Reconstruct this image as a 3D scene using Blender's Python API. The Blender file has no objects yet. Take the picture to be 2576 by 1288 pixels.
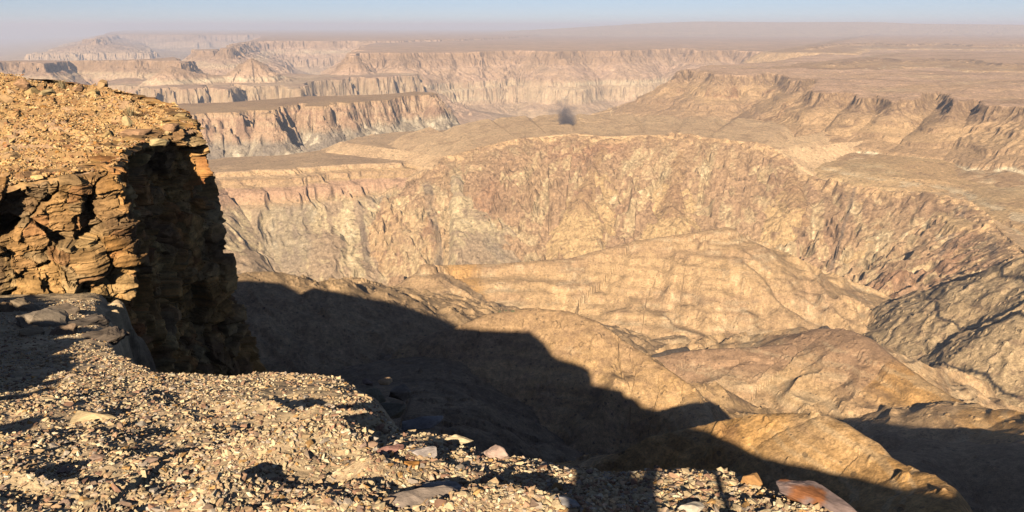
import bpy, bmesh, math, random
import numpy as np
from mathutils import Vector, Matrix

rng = np.random.default_rng(7)
random.seed(7)
SC = bpy.context.scene
COL = SC.collection
f4 = np.float32

# ------------------------------------------------------------------ camera, sky, sun, exposure
F_PX, CU, CV = 1980.0, 1288.0, 644.0          # pinhole of the photograph at 2576 x 1288
PITCH = math.radians(16.22)
cp, sp = math.cos(PITCH), math.sin(PITCH)
cam_d = bpy.data.cameras.new("camera")
cam = bpy.data.objects.new("camera", cam_d)
COL.objects.link(cam)
cam.location = (0, 0, 0)
cam.rotation_euler = (math.pi / 2 - PITCH, 0, 0)
cam_d.sensor_width = 36.0
cam_d.lens = 36.0 * F_PX / 2576.0
cam_d.clip_start = 0.1
cam_d.clip_end = 150000.0
SC.camera = cam

SUN_AZ, SUN_EL = math.radians(8.4), math.radians(25.5)   # azimuth the light travels towards (from +Y to +X), and height
sun_d = bpy.data.lights.new("sun", 'SUN')
sun_d.energy = 5.0
sun_d.angle = math.radians(0.55)
sun_d.color = (1.0, 0.85, 0.64)
sun = bpy.data.objects.new("sun", sun_d)
COL.objects.link(sun)
_d = Vector((math.sin(SUN_AZ) * math.cos(SUN_EL), math.cos(SUN_AZ) * math.cos(SUN_EL), -math.sin(SUN_EL)))
sun.rotation_euler = _d.to_track_quat('-Z', 'Y').to_euler()

world = bpy.data.worlds.new("World")
SC.world = world
world.use_nodes = True
wn = world.node_tree.nodes
wn.clear()
w_out = wn.new("ShaderNodeOutputWorld")
w_bg = wn.new("ShaderNodeBackground")
w_sky = wn.new("ShaderNodeTexSky")
w_sky.sky_type = 'NISHITA'
w_sky.sun_disc = False
w_sky.sun_elevation = SUN_EL
w_sky.sun_rotation = math.radians(180) + SUN_AZ
w_sky.air_density = 0.38
w_sky.dust_density = 0.15
w_sky.ozone_density = 1.0
w_bg.inputs["Strength"].default_value = 0.05
w_tint = wn.new("ShaderNodeMix"); w_tint.data_type = 'RGBA'; w_tint.blend_type = 'MULTIPLY'
w_tint.inputs["Factor"].default_value = 1.0
w_tint.inputs["B"].default_value = (1.24, 1.14, 1.08, 1)
world.node_tree.links.new(w_sky.outputs[0], w_tint.inputs["A"])
world.node_tree.links.new(w_tint.outputs["Result"], w_bg.inputs[0])
world.node_tree.links.new(w_bg.outputs[0], w_out.inputs[0])

SC.view_settings.view_transform = 'Standard'
SC.view_settings.look = 'None'
SC.view_settings.exposure = 0.62
SC.view_settings.gamma = 1.0
SC.cycles.max_bounces = 4
SC.cycles.diffuse_bounces = 0
SC.cycles.volume_bounces = 1
SC.cycles.volume_step_rate = 1.0

# ------------------------------------------------------------------ pixel rays (design aid: turns a sight line into a place)
def ray(u, v):
    x = (np.asarray(u, float) - CU) / F_PX
    y = (np.asarray(v, float) - CV) / F_PX
    return x, cp - y * sp, -(sp + y * cp)

def at_r(u, v, r):
    x, y, z = ray(u, v)
    k = r / np.hypot(x, y)
    return (float(x * k), float(y * k), float(z * k))

def at_plane(u, v, pl):
    x, y, z = ray(u, v)
    t = pl[0] / (z - pl[1] * x - pl[2] * y)
    return (float(x * t), float(y * t))

def az_r(a, r):
    a = math.radians(a)
    return (r * math.sin(a), r * math.cos(a))

# ------------------------------------------------------------------ noise
_ang = rng.uniform(0, 2 * math.pi, (256, 256))
GX, GY = np.cos(_ang).astype(f4), np.sin(_ang).astype(f4)

GXf, GYf = GX.ravel(), GY.ravel()

def gnoise(x, y, seed=0):
    x = np.asarray(x, f4) + f4(seed * 37.31 % 256); y = np.asarray(y, f4) + f4(seed * 17.77 % 256)
    x, y = np.broadcast_arrays(x, y)
    xf = np.floor(x); yf = np.floor(y)
    fx = x - xf; fy = y - yf
    xi = (xf.astype(np.int32) & 255) << 8; yi = yf.astype(np.int32) & 255
    x1 = (xi + 256) & 65535; y1 = (yi + 1) & 255
    ux = fx * fx * fx * (fx * (fx * 6 - 15) + 10); uy = fy * fy * fy * (fy * (fy * 6 - 15) + 10)
    i = xi + yi; a = GXf.take(i) * fx + GYf.take(i) * fy
    i = x1 + yi; b = GXf.take(i) * (fx - 1) + GYf.take(i) * fy
    i = xi + y1; c = GXf.take(i) * fx + GYf.take(i) * (fy - 1)
    i = x1 + y1; d = GXf.take(i) * (fx - 1) + GYf.take(i) * (fy - 1)
    a = a + (b - a) * ux
    c = c + (d - c) * ux
    return (a + (c - a) * uy) * f4(1.5)

def fbm(x, y, seed=0, o=3, gain=0.5):
    s = 0; a = 1.0; n = 0
    for i in range(o):
        s = s + a * gnoise(x * 2 ** i, y * 2 ** i, seed + i * 5)
        n += a; a *= gain
    return s / n

def ridged(x, y, seed=0, o=3):
    s = 0; a = 1.0; n = 0
    for i in range(o):
        s = s + a * (1 - np.abs(gnoise(x * 2 ** i, y * 2 ** i, seed + i * 5)) * 2)
        n += a; a *= 0.5
    return s / n

def sstep(a, b, x):
    t = np.clip((x - a) / (b - a), 0, 1)
    return t * t * (3 - 2 * t)

# ------------------------------------------------------------------ mesh and tag helpers
def tag(o, label=None, cat=None, group=None, kind=None):
    if label: o["label"] = label
    if cat: o["category"] = cat
    if group: o["group"] = group
    if kind: o["kind"] = kind
    return o

def link(name, me, mat, parent=None):
    o = bpy.data.objects.new(name, me)
    COL.objects.link(o)
    if mat: me.materials.append(mat)
    if parent: o.parent = parent
    return o

def np_mesh(name, V, Fc, col=None, smooth=False, attrs=None):
    """V (n,3), Fc (m,k) with one k; col (n,3) per vertex albedo"""
    me = bpy.data.meshes.new(name)
    V = np.ascontiguousarray(V, f4); Fc = np.ascontiguousarray(Fc, np.int32)
    m, k = Fc.shape
    me.vertices.add(len(V)); me.vertices.foreach_set("co", V.ravel())
    me.loops.add(m * k); me.loops.foreach_set("vertex_index", Fc.ravel())
    me.polygons.add(m)
    me.polygons.foreach_set("loop_start", np.arange(0, m * k, k, dtype=np.int32))
    try: me.polygons.foreach_set("loop_total", np.full(m, k, np.int32))
    except Exception: pass
    me.update(calc_edges=True)
    me.polygons.foreach_set("use_smooth", np.full(m, bool(smooth)))
    if col is not None:
        a = me.attributes.new("albedo", 'FLOAT_COLOR', 'POINT')
        c = np.ones((len(V), 4), f4); c[:, :3] = col
        a.data.foreach_set("color", c.ravel())
    for nm, val in (attrs or {}).items():
        a = me.attributes.new(nm, 'FLOAT', 'POINT')
        a.data.foreach_set("value", np.ascontiguousarray(val, f4))
    return me

def grid_faces(nr, nc):
    i = np.arange(nr * nc, dtype=np.int32).reshape(nr, nc)
    return np.stack([i[:-1, :-1], i[:-1, 1:], i[1:, 1:], i[1:, :-1]], -1).reshape(-1, 4)

# ------------------------------------------------------------------ materials
def rock_material(name, scales=((0.02, 0.25), (0.12, 0.3), (0.6, 0.25)), bump=((0.15, 2.0),), rough=0.95, tint=None, speck=None):
    m = bpy.data.materials.new(name); m.use_nodes = True
    nt = m.node_tree; N = nt.nodes; L = nt.links
    b = N["Principled BSDF"]
    b.inputs["Roughness"].default_value = rough
    b.inputs["Specular IOR Level"].default_value = 0.15
    at = N.new("ShaderNodeAttribute"); at.attribute_name = "albedo"
    geo = N.new("ShaderNodeNewGeometry")
    cur = at.outputs["Color"]
    if tint:
        at = N.new("ShaderNodeRGB"); at.outputs[0].default_value = (*tint, 1); cur = at.outputs[0]
    for sc, amt in scales:
        n = N.new("ShaderNodeTexNoise"); n.inputs["Scale"].default_value = sc
        n.inputs["Detail"].default_value = 4.0; n.inputs["Roughness"].default_value = 0.65
        L.new(geo.outputs["Position"], n.inputs["Vector"])
        mr = N.new("ShaderNodeMapRange")
        mr.inputs[1].default_value = 0.3; mr.inputs[2].default_value = 0.7
        mr.inputs[3].default_value = 1 - amt; mr.inputs[4].default_value = 1 + amt
        L.new(n.outputs["Fac"], mr.inputs[0])
        mx = N.new("ShaderNodeVectorMath"); mx.operation = 'SCALE'
        L.new(cur, mx.inputs[0]); L.new(mr.outputs[0], mx.inputs["Scale"])
        cur = mx.outputs[0]
    if speck:
        vo = N.new("ShaderNodeTexVoronoi"); vo.inputs["Scale"].default_value = speck[0]
        L.new(geo.outputs["Position"], vo.inputs["Vector"])
        sepc = N.new("ShaderNodeSeparateColor"); L.new(vo.outputs["Color"], sepc.inputs[0])
        th = N.new("ShaderNodeMath"); th.operation = 'MULTIPLY'; th.inputs[1].default_value = speck[1]
        L.new(sepc.outputs[0], th.inputs[0])
        lt = N.new("ShaderNodeMath"); lt.operation = 'LESS_THAN'
        L.new(vo.outputs["Distance"], lt.inputs[0]); L.new(th.outputs[0], lt.inputs[1])
        mx = N.new("ShaderNodeMix"); mx.data_type = 'RGBA'
        mul = N.new("ShaderNodeMath"); mul.operation = 'MULTIPLY'; mul.inputs[1].default_value = speck[2]
        L.new(lt.outputs[0], mul.inputs[0])
        L.new(mul.outputs[0], mx.inputs["Factor"]); L.new(cur, mx.inputs["A"])
        mx.inputs["B"].default_value = (0.10, 0.075, 0.05, 1)
        cur = mx.outputs["Result"]
    L.new(cur, b.inputs["Base Color"])
    prev = None
    for sc, dist in bump:
        n = N.new("ShaderNodeTexNoise"); n.inputs["Scale"].default_value = sc
        n.inputs["Detail"].default_value = 5.0; n.inputs["Roughness"].default_value = 0.6
        L.new(geo.outputs["Position"], n.inputs["Vector"])
        bp = N.new("ShaderNodeBump"); bp.inputs["Strength"].default_value = 0.7
        bp.inputs["Distance"].default_value = dist
        L.new(n.outputs["Fac"], bp.inputs["Height"])
        if prev: L.new(prev, bp.inputs["Normal"])
        prev = bp.outputs["Normal"]
    if prev: L.new(prev, b.inputs["Normal"])
    return m

MAT_FAR = rock_material("canyon_rock_far", ((0.004, 0.15), (0.02, 0.2), (0.09, 0.2)), ((0.03, 10.0),))
MAT_MID = rock_material("canyon_rock", ((0.03, 0.12), (0.2, 0.28), (0.8, 0.32)), ((0.25, 2.0),), speck=(0.11, 0.26, 0.55))
MAT_SAND = rock_material("sandy_slope", ((0.10, 0.15), (0.5, 0.30), (1.8, 0.34)), ((0.9, 0.5),), speck=(0.30, 0.25, 0.6))
MAT_NEAR = rock_material("near_rock", ((0.8, 0.2), (4.0, 0.25), (18.0, 0.2)), ((5.0, 0.05), (25.0, 0.012)))
MAT_STONE = rock_material("gravel_stone", ((9.0, 0.15), (45.0, 0.2)), ((40.0, 0.006),))

# ------------------------------------------------------------------ canyon landforms
def sd_poly(x, y, P):
    P = np.asarray(P, float); n = len(P)
    best = np.full(x.shape, 1e18, f4); tt = np.zeros(x.shape, f4)
    inside = np.zeros(x.shape, bool); cum = 0.0
    for i in range(n):
        ax, ay = P[i]; bx, by = P[(i + 1) % n]
        ex, ey = bx - ax, by - ay; l2 = ex * ex + ey * ey + 1e-9
        wx = x - f4(ax); wy = y - f4(ay)
        h = np.clip((wx * f4(ex) + wy * f4(ey)) / f4(l2), 0, 1)
        dx = wx - h * f4(ex); dy = wy - h * f4(ey)
        d2 = dx * dx + dy * dy
        m = d2 < best
        best = np.where(m, d2, best)
        tt = np.where(m, f4(cum) + h * f4(math.sqrt(l2)), tt)
        c = ((ay > y) != (by > y))
        if ey != 0:
            inside ^= c & (wx < wy * f4(ex / ey))
        cum += math.sqrt(l2)
    d = np.sqrt(best)
    return np.where(inside, -d, d), tt

FLOOR = -480.0
LFS = []

def mesa(name, label, kind, plane, rim, prof, amp=(0, 0, 0, 0), gully=(60, 12), relief=2.0, cap_max=None, fade=None, prof2=None, blend=None, inrise=0.0):
    """plane: cap a+bx+cy; rim: ground polygon; prof: (distance out, drop) pairs; amp: outline noise at 300, 90, 25, 7 m"""
    LFS.append(dict(t='mesa', name=name, label=label, kind=kind, plane=plane, rim=np.array(rim), prof=np.array(prof, float), amp=amp,
                    gully=gully, relief=relief, cap_max=cap_max, prof2=prof2, blend=blend, inrise=inrise))

def ridge(name, label, kind, pts, slope, w, amp=3.0, terr=None, far=None, gully=(40, 4), nd=0.35, crest=.07, cap=None, skew=0.0):
    LFS.append(dict(t='ridge', name=name, label=label, kind=kind, pts=np.array(pts, float), slope=slope, w=w, amp=amp, terr=terr, far=far or slope, gully=gully, nd=nd, crest=crest, cap=cap, skew=skew, er=1.1 if kind not in ('spurA', 'spurB', 'spurC', 'spurD') else .45))

def px(pl, *uv):
    return [at_plane(u, v, pl) for u, v in uv]

# -- distant tableland
ridge('tableland', 'long pale tableland on the horizon at the right, almost lost in haze', 'far',
      [at_r(1725, 57, 15500), at_r(1780, 54, 15500), at_r(1950, 56, 15500), at_r(2160, 55, 15500), at_r(2280, 59, 15500), at_r(2450, 61, 15500), at_r(2576, 62, 15500), at_r(3000, 60, 15500)],
      0.055, 500, amp=8, gully=(900, 10))
# -- far plateaus
PL = (-102, 0, 0)
mesa('plateau', 'faintest flat plateau on the left horizon, dissolving in blue haze', 'far', PL,
     px(PL, (235, 100), (262, 90), (300, 87), (400, 88), (500, 88), (640, 87), (900, 84)) + [az_r(-8, 38000), az_r(-25, 38000), az_r(-26, 22000)],
     [(0, 0), (40, 40), (400, 105), (440, 150), (1200, 230), (3000, 330)], amp=(160, 60, 0, 0), gully=(300, 60), relief=6)
PL = (-106, 0, 0)
mesa('plateau', 'hazy mauve plateau with a long dark cliff, behind the pale canyon wall', 'far', PL,
     px(PL, (572, 122), (590, 110), (612, 105), (660, 104), (740, 103.5), (850, 103), (960, 103), (1060, 101), (1150, 99)) + [az_r(0, 9000), az_r(6, 38000), az_r(-17, 38000), az_r(-17, 9500)],
     [(0, 0), (40, 50), (260, 130), (290, 180), (700, 330), (2000, 380)], amp=(60, 40, 10, 0), gully=(220, 55), relief=5)
PL = (-120, 0, 0)
mesa('plateau', 'wide pinkish far plateau above the banded pale canyon wall', 'far', PL,
     px(PL, (886, 140), (905, 134), (960, 133), (1000, 136), (1060, 133), (1130, 131), (1200, 130), (1300, 128), (1400, 130), (1470, 127), (1560, 128), (1640, 124), (1720, 121), (1760, 128), (1850, 125), (1930, 130), (2000, 124), (2080, 122), (2160, 118))
     + [az_r(29, 6500), az_r(45, 8000), az_r(60, 15000), az_r(60, 38000), az_r(0, 38000), az_r(-8, 9000), az_r(-10.5, 5600)],
     [(0, 0), (14, 28), (30, 36), (50, 62), (190, 132), (204, 158), (230, 170), (250, 212), (268, 236), (560, 330), (640, 345), (2000, 372)],
     amp=(70, 35, 9, 2), gully=(150, 45), relief=4)
PL = (-130, 0, 0)
mesa('mesa', 'long flat mesa with a dark upper cliff behind the left promontory', 'far', PL,
     px(PL, (-400, 165), (-200, 160), (-40, 159), (60, 155), (110, 160), (170, 152), (300, 151), (400, 146), (438, 143), (452, 152), (455, 160))
     + [az_r(-21.5, 3500), az_r(-30, 3800), az_r(-50, 4500)],
     [(0, 0), (12, 28), (24, 36), (150, 118), (160, 130), (300, 190), (315, 215), (500, 300), (1500, 350)], amp=(30, 25, 9, 2), gully=(110, 42), relief=4)
mesa('butte', 'flat topped butte behind the pyramid hill at the left', 'far', (-122, 0, 0),
     [at_r(492, 128, 4700)[:2], at_r(510, 124, 4650)[:2], at_r(535, 121, 4650)[:2], at_r(548, 121, 4700)[:2], az_r(-19.9, 5000), az_r(-21.5, 5000)],
     [(0, 0), (6, 25), (200, 150), (600, 260), (1500, 330)], amp=(10, 12, 5, 0), gully=(120, 25))
ridge('pyramid_hill', 'small pyramid shaped hill between the left mesas', 'far',
      [at_r(430, 165, 3120), at_r(500, 184, 3120), at_r(560, 190, 3150), at_r(600, 178, 3180), at_r(618, 156, 3190), at_r(632, 147, 3200), at_r(645, 160, 3200), at_r(672, 184, 3200), at_r(740, 196, 3250), at_r(860, 200, 3350)],
      0.62, 3, amp=5, gully=(70, 14))
PL = (-196, 0, 0)
mesa('cliff_bench', 'pale cliffed bench with shadowed buttress ends below the pyramid hill', 'far', PL,
     px(PL, (250, 212), (330, 214), (400, 222), (470, 226), (508, 224), (520, 214), (548, 226), (572, 226), (590, 212), (640, 216), (700, 214), (728, 220), (752, 222), (770, 206), (830, 200), (900, 196), (960, 196), (1050, 190))
     + px(PL, (1050, 182), (900, 184), (700, 186), (480, 190), (300, 196)),
     [(0, 0), (14, 46), (22, 66), (200, 165), (900, 270)], amp=(0, 45, 9, 3), gully=(110, 34), relief=9)
# -- right plateau
PL = (-125, 0, 0)
mesa('escarpment', 'gullied tableland escarpment with dark rim rock at the right', 'esc', PL,
     px(PL, (1700, 183), (1712, 178), (1735, 175), (1765, 184), (1800, 190), (1840, 188), (1900, 190), (1950, 188), (1985, 194), (2015, 204), (2045, 196), (2050, 206), (2042, 226), (2068, 236), (2110, 234), (2150, 235), (2176, 243), (2194, 238), (2208, 230), (2218, 240), (2250, 248), (2300, 245), (2326, 240), (2344, 230), (2368, 226), (2382, 234), (2388, 252), (2400, 258), (2440, 250), (2466, 246), (2468, 260), (2500, 264), (2540, 268), (2576, 272), (2640, 280), (2760, 290), (2900, 300))
     + [az_r(50, 2600), az_r(62, 4000), az_r(62, 38000), az_r(28, 38000), az_r(24, 9000)]
     + px(PL, (2080, 136), (1960, 150), (1860, 160), (1760, 167)),
     [(0, 0), (6, 14), (10, 17), (17, 26), (50, 41), (57, 52), (98, 70), (105, 80), (150, 98), (185, 112), (188, 122), (215, 126), (260, 138), (310, 230), (520, 400), (900, 430)],
     amp=(8, 18, 8, 2.4), gully=(85, 26), relief=13,
     prof2=np.array([(0, 0), (6, 13), (10, 16), (17, 23), (38, 33), (44, 41), (76, 55), (82, 63), (112, 73), (121, 82), (140, 84), (240, 104), (300, 230), (420, 330), (900, 430)]), blend=(1930, 2090))
PLm = (-96, 0, 0)
mesa('low_mesa', 'low stepped mesa far out on the right plateau', 'esc', PLm,
     px(PLm, (2040, 119), (2080, 113), (2130, 109), (2200, 108), (2290, 111), (2350, 108), (2450, 112), (2576, 112), (2800, 114)) + [az_r(58, 14000), az_r(24, 14000)],
     [(0, 0), (30, 12), (200, 22), (300, 70), (700, 420)], amp=(60, 30, 8, 0), gully=(150, 40), relief=5)
PLm = (-108, 0, 0)
mesa('low_mesa', 'broad low rise on the right plateau behind the escarpment rim', 'esc', PLm,
     px(PLm, (2090, 160), (2140, 150), (2210, 146), (2290, 152), (2350, 146), (2440, 150), (2520, 160), (2620, 158), (2800, 160)) + [az_r(50, 3400), az_r(44, 4400), az_r(27, 4300)],
     [(0, 0), (25, 8), (160, 14), (240, 50), (600, 420)], amp=(30, 20, 8, 0), gully=(120, 26), relief=5)
# -- gorge rim benches
PL = (-233, 0, 0)
mesa('ridge', 'flat topped central ridge with layered reddish cliffs above the gorge', 'cen', PL,
     px(PL, (380, 470), (440, 462), (500, 446), (540, 434), (610, 431), (700, 426), (770, 422), (850, 417), (930, 411), (1000, 408), (1060, 404), (1098, 402), (1107, 410), (1111, 396), (1118, 392), (1160, 388), (1220, 374), (1300, 352), (1380, 342), (1440, 338), (1500, 336), (1500, 318), (1470, 317), (1400, 309), (1340, 306), (1270, 312), (1150, 325), (1000, 331), (900, 346), (850, 371), (700, 390), (560, 397), (480, 412), (380, 430)),
     [(0, 0), (6, 8), (20, 12), (26, 20), (46, 28), (55, 45), (66, 50), (130, 100), (260, 190), (420, 250), (1200, 260)], amp=(0, 18, 7, 1.3), gully=(75, 22), relief=3,
     prof2=np.array([(0, 0), (60, 12), (90, 22), (110, 40), (180, 85), (300, 175), (440, 250), (1200, 260)]), blend=(1110, 1150))
ridge('gorge_wall', 'mottled brown and beige gorge wall streaked with pale scree', 'gorge',
      [at_r(1095, 425, 1370), at_r(1125, 396, 1395), at_r(1200, 372, 1415), at_r(1300, 349, 1430), at_r(1380, 342, 1440), at_r(1450, 336, 1445), at_r(1530, 344, 1445), at_r(1620, 340, 1450), at_r(1700, 342, 1450), at_r(1780, 346, 1445), at_r(1850, 354, 1435), at_r(1920, 362, 1425), at_r(1955, 376, 1410), at_r(1978, 408, 1390), at_r(2004, 440, 1370),
       at_r(2080, 458, 1335), at_r(2200, 482, 1290), at_r(2300, 489, 1265), at_r(2400, 502, 1235), at_r(2450, 516, 1210), at_r(2490, 548, 1160), at_r(2530, 590, 1095), at_r(2590, 640, 1010), at_r(2700, 660, 950), at_r(2900, 690, 880)],
      0.74, 10, amp=5.5, far=-.03, gully=(150, 50), nd=.5, crest=.26, skew=.8)
for lab, pts in [('brown rock rib under the middle of the gorge rim', [(1530, 350, 1440), (1495, 420, 1364), (1460, 500, 1293), (1425, 600, 1234), (1400, 680, 1180)]),
                 ('broad brown rib right of the middle of the gorge wall', [(1720, 346, 1440), (1705, 430, 1356), (1690, 520, 1280), (1672, 610, 1224)]),
                 ('brown rib where the gorge rim steps down to the right', [(1985, 412, 1385), (2010, 500, 1290), (2050, 620, 1214), (2092, 740, 1148)]),
                 ('rib with dark cracks below the sandy bench', [(2200, 486, 1285), (2225, 580, 1204), (2258, 700, 1130), (2290, 820, 1066)]),
                 ('last brown rib of the gorge wall before the dyke ridge', [(2400, 506, 1232), (2402, 620, 1142), (2392, 730, 1080)])]:
    ridge('rock_rib', lab, 'rib', [at_r(*p) for p in pts], 0.86, 7, amp=8, gully=(44, 12), nd=.75, crest=.35)
PL = (-222, 0, 0)
mesa('bench', 'sandy orange bench with pale patches above the gorge wall at the right', 'bench', PL,
     px(PL, (1900, 352), (1975, 362), (1990, 380), (2030, 400), (2100, 420), (2200, 440), (2300, 452), (2400, 462), (2460, 476), (2500, 500), (2560, 520), (2700, 560))
     + [az_r(52, 1300), az_r(52, 1900)] + px(PL, (2576, 330), (2300, 322), (2000, 318), (1900, 326)),
     [(0, 0), (36, 10), (41, 15), (66, 24), (90, 70), (200, 250), (900, 330)], amp=(0, 14, 6, 2), gully=(60, 12), relief=4, inrise=.12)
# -- mid-left mesa
PL = (-170, 0, 0)
mesa('mesa', 'mid distance mesa with fluted reddish cliffs and grey foot, left of the smoke', 'mes', PL,
     px(PL, (250, 300), (360, 294), (430, 292), (500, 287), (560, 284), (598, 284), (622, 277), (650, 276), (672, 284), (700, 268), (752, 262), (772, 268), (800, 268), (850, 258), (872, 262), (930, 254), (960, 252), (1000, 246), (1040, 240), (1068, 238), (1086, 240), (1090, 233), (1040, 230), (960, 237), (860, 240), (780, 241), (660, 250), (560, 257), (430, 263), (250, 275)),
     [(0, 0), (5, 12), (10, 16), (18, 36), (24, 42), (33, 58), (48, 72), (120, 118), (260, 210), (900, 300)], amp=(0, 26, 14, 4.0), gully=(60, 22), relief=3)
# -- near spurs
A = [at_r(920, 800, 700), at_r(1000, 747, 790), at_r(1042, 700, 805), at_r(1072, 664, 815), at_r(1090, 668, 820), at_r(1120, 668, 830), at_r(1250, 664, 840), at_r(1430, 651, 850), at_r(1600, 606, 870), at_r(1700, 592, 880), at_r(1790, 578, 890), at_r(1826, 572, 893)]
ridge('spur', 'long sandy spur with a blunt layered nose crossing the gorge', 'spurA', A, 0.46, 4, amp=1.8, terr=(8, 0.6), far=0.75, gully=(80, 13), nd=.24, cap=(6, 9, 14))
ridge('spur_end', 'brown and yellow slope falling right from the layered spur nose', 'spurN',
      [at_r(1826, 573, 893), at_r(1860, 640, 880), at_r(1910, 690, 865), at_r(1990, 755, 850), at_r(2060, 806, 835), at_r(2130, 858, 810), at_r(2200, 930, 790)], 0.64, 3, amp=6, far=0.95, gully=(40, 12), nd=.7)
ridge('mound', 'rounded sandy mound whose right flank runs into shadow', 'spurC',
      [at_r(1130, 830, 387), at_r(1230, 790, 396), at_r(1330, 774, 400), at_r(1430, 782, 392), at_r(1500, 806, 382), at_r(1560, 850, 374), at_r(1640, 905, 362), at_r(1700, 946, 353), at_r(1748, 980, 346), at_r(1764, 1012, 335), at_r(1780, 1060, 320)],
      0.52, 5, amp=2.0, terr=(6, .3), far=2.0, gully=(46, 7), nd=.35, cap=(2, 12, 16))
ridge('spur', 'broad tan spur with a brown gravel top and orange crest at the right', 'spurB',
      [at_r(1600, 960, 540), at_r(1650, 906, 540), at_r(1700, 890, 545), at_r(1770, 879, 548), at_r(1900, 874, 550), at_r(2000, 864, 556), at_r(2050, 842, 566), at_r(2086, 829, 572), at_r(2140, 834, 566), at_r(2180, 850, 555), at_r(2240, 900, 535), at_r(2310, 952, 515), at_r(2380, 995, 498), at_r(2440, 1022, 484), at_r(2510, 1034, 470), at_r(2576, 1040, 455), at_r(2800, 1060, 420)],
      0.42, 6, amp=1.5, terr=(6, 0.5), far=1.0, gully=(60, 10), nd=.26, cap=(3, 14, 18))
for lab, pts in [('near black ridge in place of the shadow behind the crest of the tan spur, left of its peak', [(1890, 866, 592), (1930, 846, 598), (1975, 850, 600), (2010, 843, 600), (2050, 828, 602), (2078, 818, 600)]),
                 ('small near black ridge in place of the shadow at the left end of the tan spur', [(1646, 892, 574), (1684, 880, 576), (1726, 872, 578)])]:
    ridge('shade_outcrop', lab, 'dark', [at_r(*p) for p in pts], 1.1, 1.5, amp=1.5, gully=(14, 2))  # near-black ridges stand in for shadow patches behind the spur crest
ridge('spur', 'nearest orange brown spur with a ragged crest, half in shadow', 'spurD',
      [at_r(1560, 1150, 182), at_r(1650, 1100, 186), at_r(1740, 1078, 188), at_r(1830, 1058, 188), at_r(1920, 1044, 187), at_r(2000, 1041, 186), at_r(2085, 1048, 182), at_r(2120, 1062, 180), at_r(2165, 1092, 176), at_r(2200, 1112, 174), at_r(2230, 1146, 170), at_r(2290, 1180, 165), at_r(2345, 1196, 161), at_r(2384, 1222, 157), at_r(2396, 1252, 150), at_r(2400, 1330, 138)],
      0.68, 2.5, amp=1.3, terr=(3.5, .35), far=1.6, gully=(24, 3.2), nd=.4)
ridge('slope', 'dark shaded slope with a rounded crest right of the promontory', 'spurE',
      [at_r(470, 720, 440), at_r(560, 702, 450), at_r(600, 692, 455), at_r(640, 686, 460), at_r(690, 694, 470), at_r(735, 722, 490), at_r(760, 737, 510), at_r(790, 722, 520), at_r(815, 716, 530), at_r(850, 730, 545), at_r(900, 738, 600), at_r(960, 745, 690), at_r(1010, 748, 780)],
      0.40, 8, amp=3.5, far=0.8, gully=(40, 7))
ridge('slope', 'dark shaded valley slope below the viewpoint', 'shade',
      [at_r(900, 1220, 150), at_r(1000, 1100, 240), at_r(1050, 960, 330), at_r(1130, 850, 420)], 0.62, 24, amp=4, far=0.34, gully=(40, 4))
ridge('slope', 'dark shaded hollow behind the nearest spur at the right', 'shade',
      [at_r(2150, 1180, 280), at_r(2400, 1150, 330), at_r(2700, 1150, 330)], 0.55, 20, amp=3, gully=(40, 3))
ridge('dyke_ridge', 'olive rocky ridge with black dykes at the right edge', 'dyke',
      [at_r(2180, 900, 1020), at_r(2240, 880, 1000), at_r(2300, 842, 975), at_r(2390, 795, 950), at_r(2450, 752, 930), at_r(2520, 718, 912), at_r(2576, 692, 900), at_r(2750, 610, 860), at_r(2900, 560, 830)],
      0.62, 3, amp=2.6, far=1.1, gully=(46, 5.5), nd=.5)
# -- our own plateau's flank
HOME = [(-420, 330), (-230, 150), (-70, 52), (-24, 27), (-9, 15), (1, 4), (9, 1), (40, -8), (120, -14), (300, -60), (420, -300), (-420, -300)]
mesa('plateau_flank', 'steep shadowed flank of the home plateau', 'shade', (-8, 0, 0), HOME,
     [(0, 0), (6, 16), (40, 42), (150, 132), (260, 212), (420, 300), (700, 430), (1500, 480)], amp=(0, 0, 3, 1), gully=(40, 8), relief=0.5)

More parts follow.
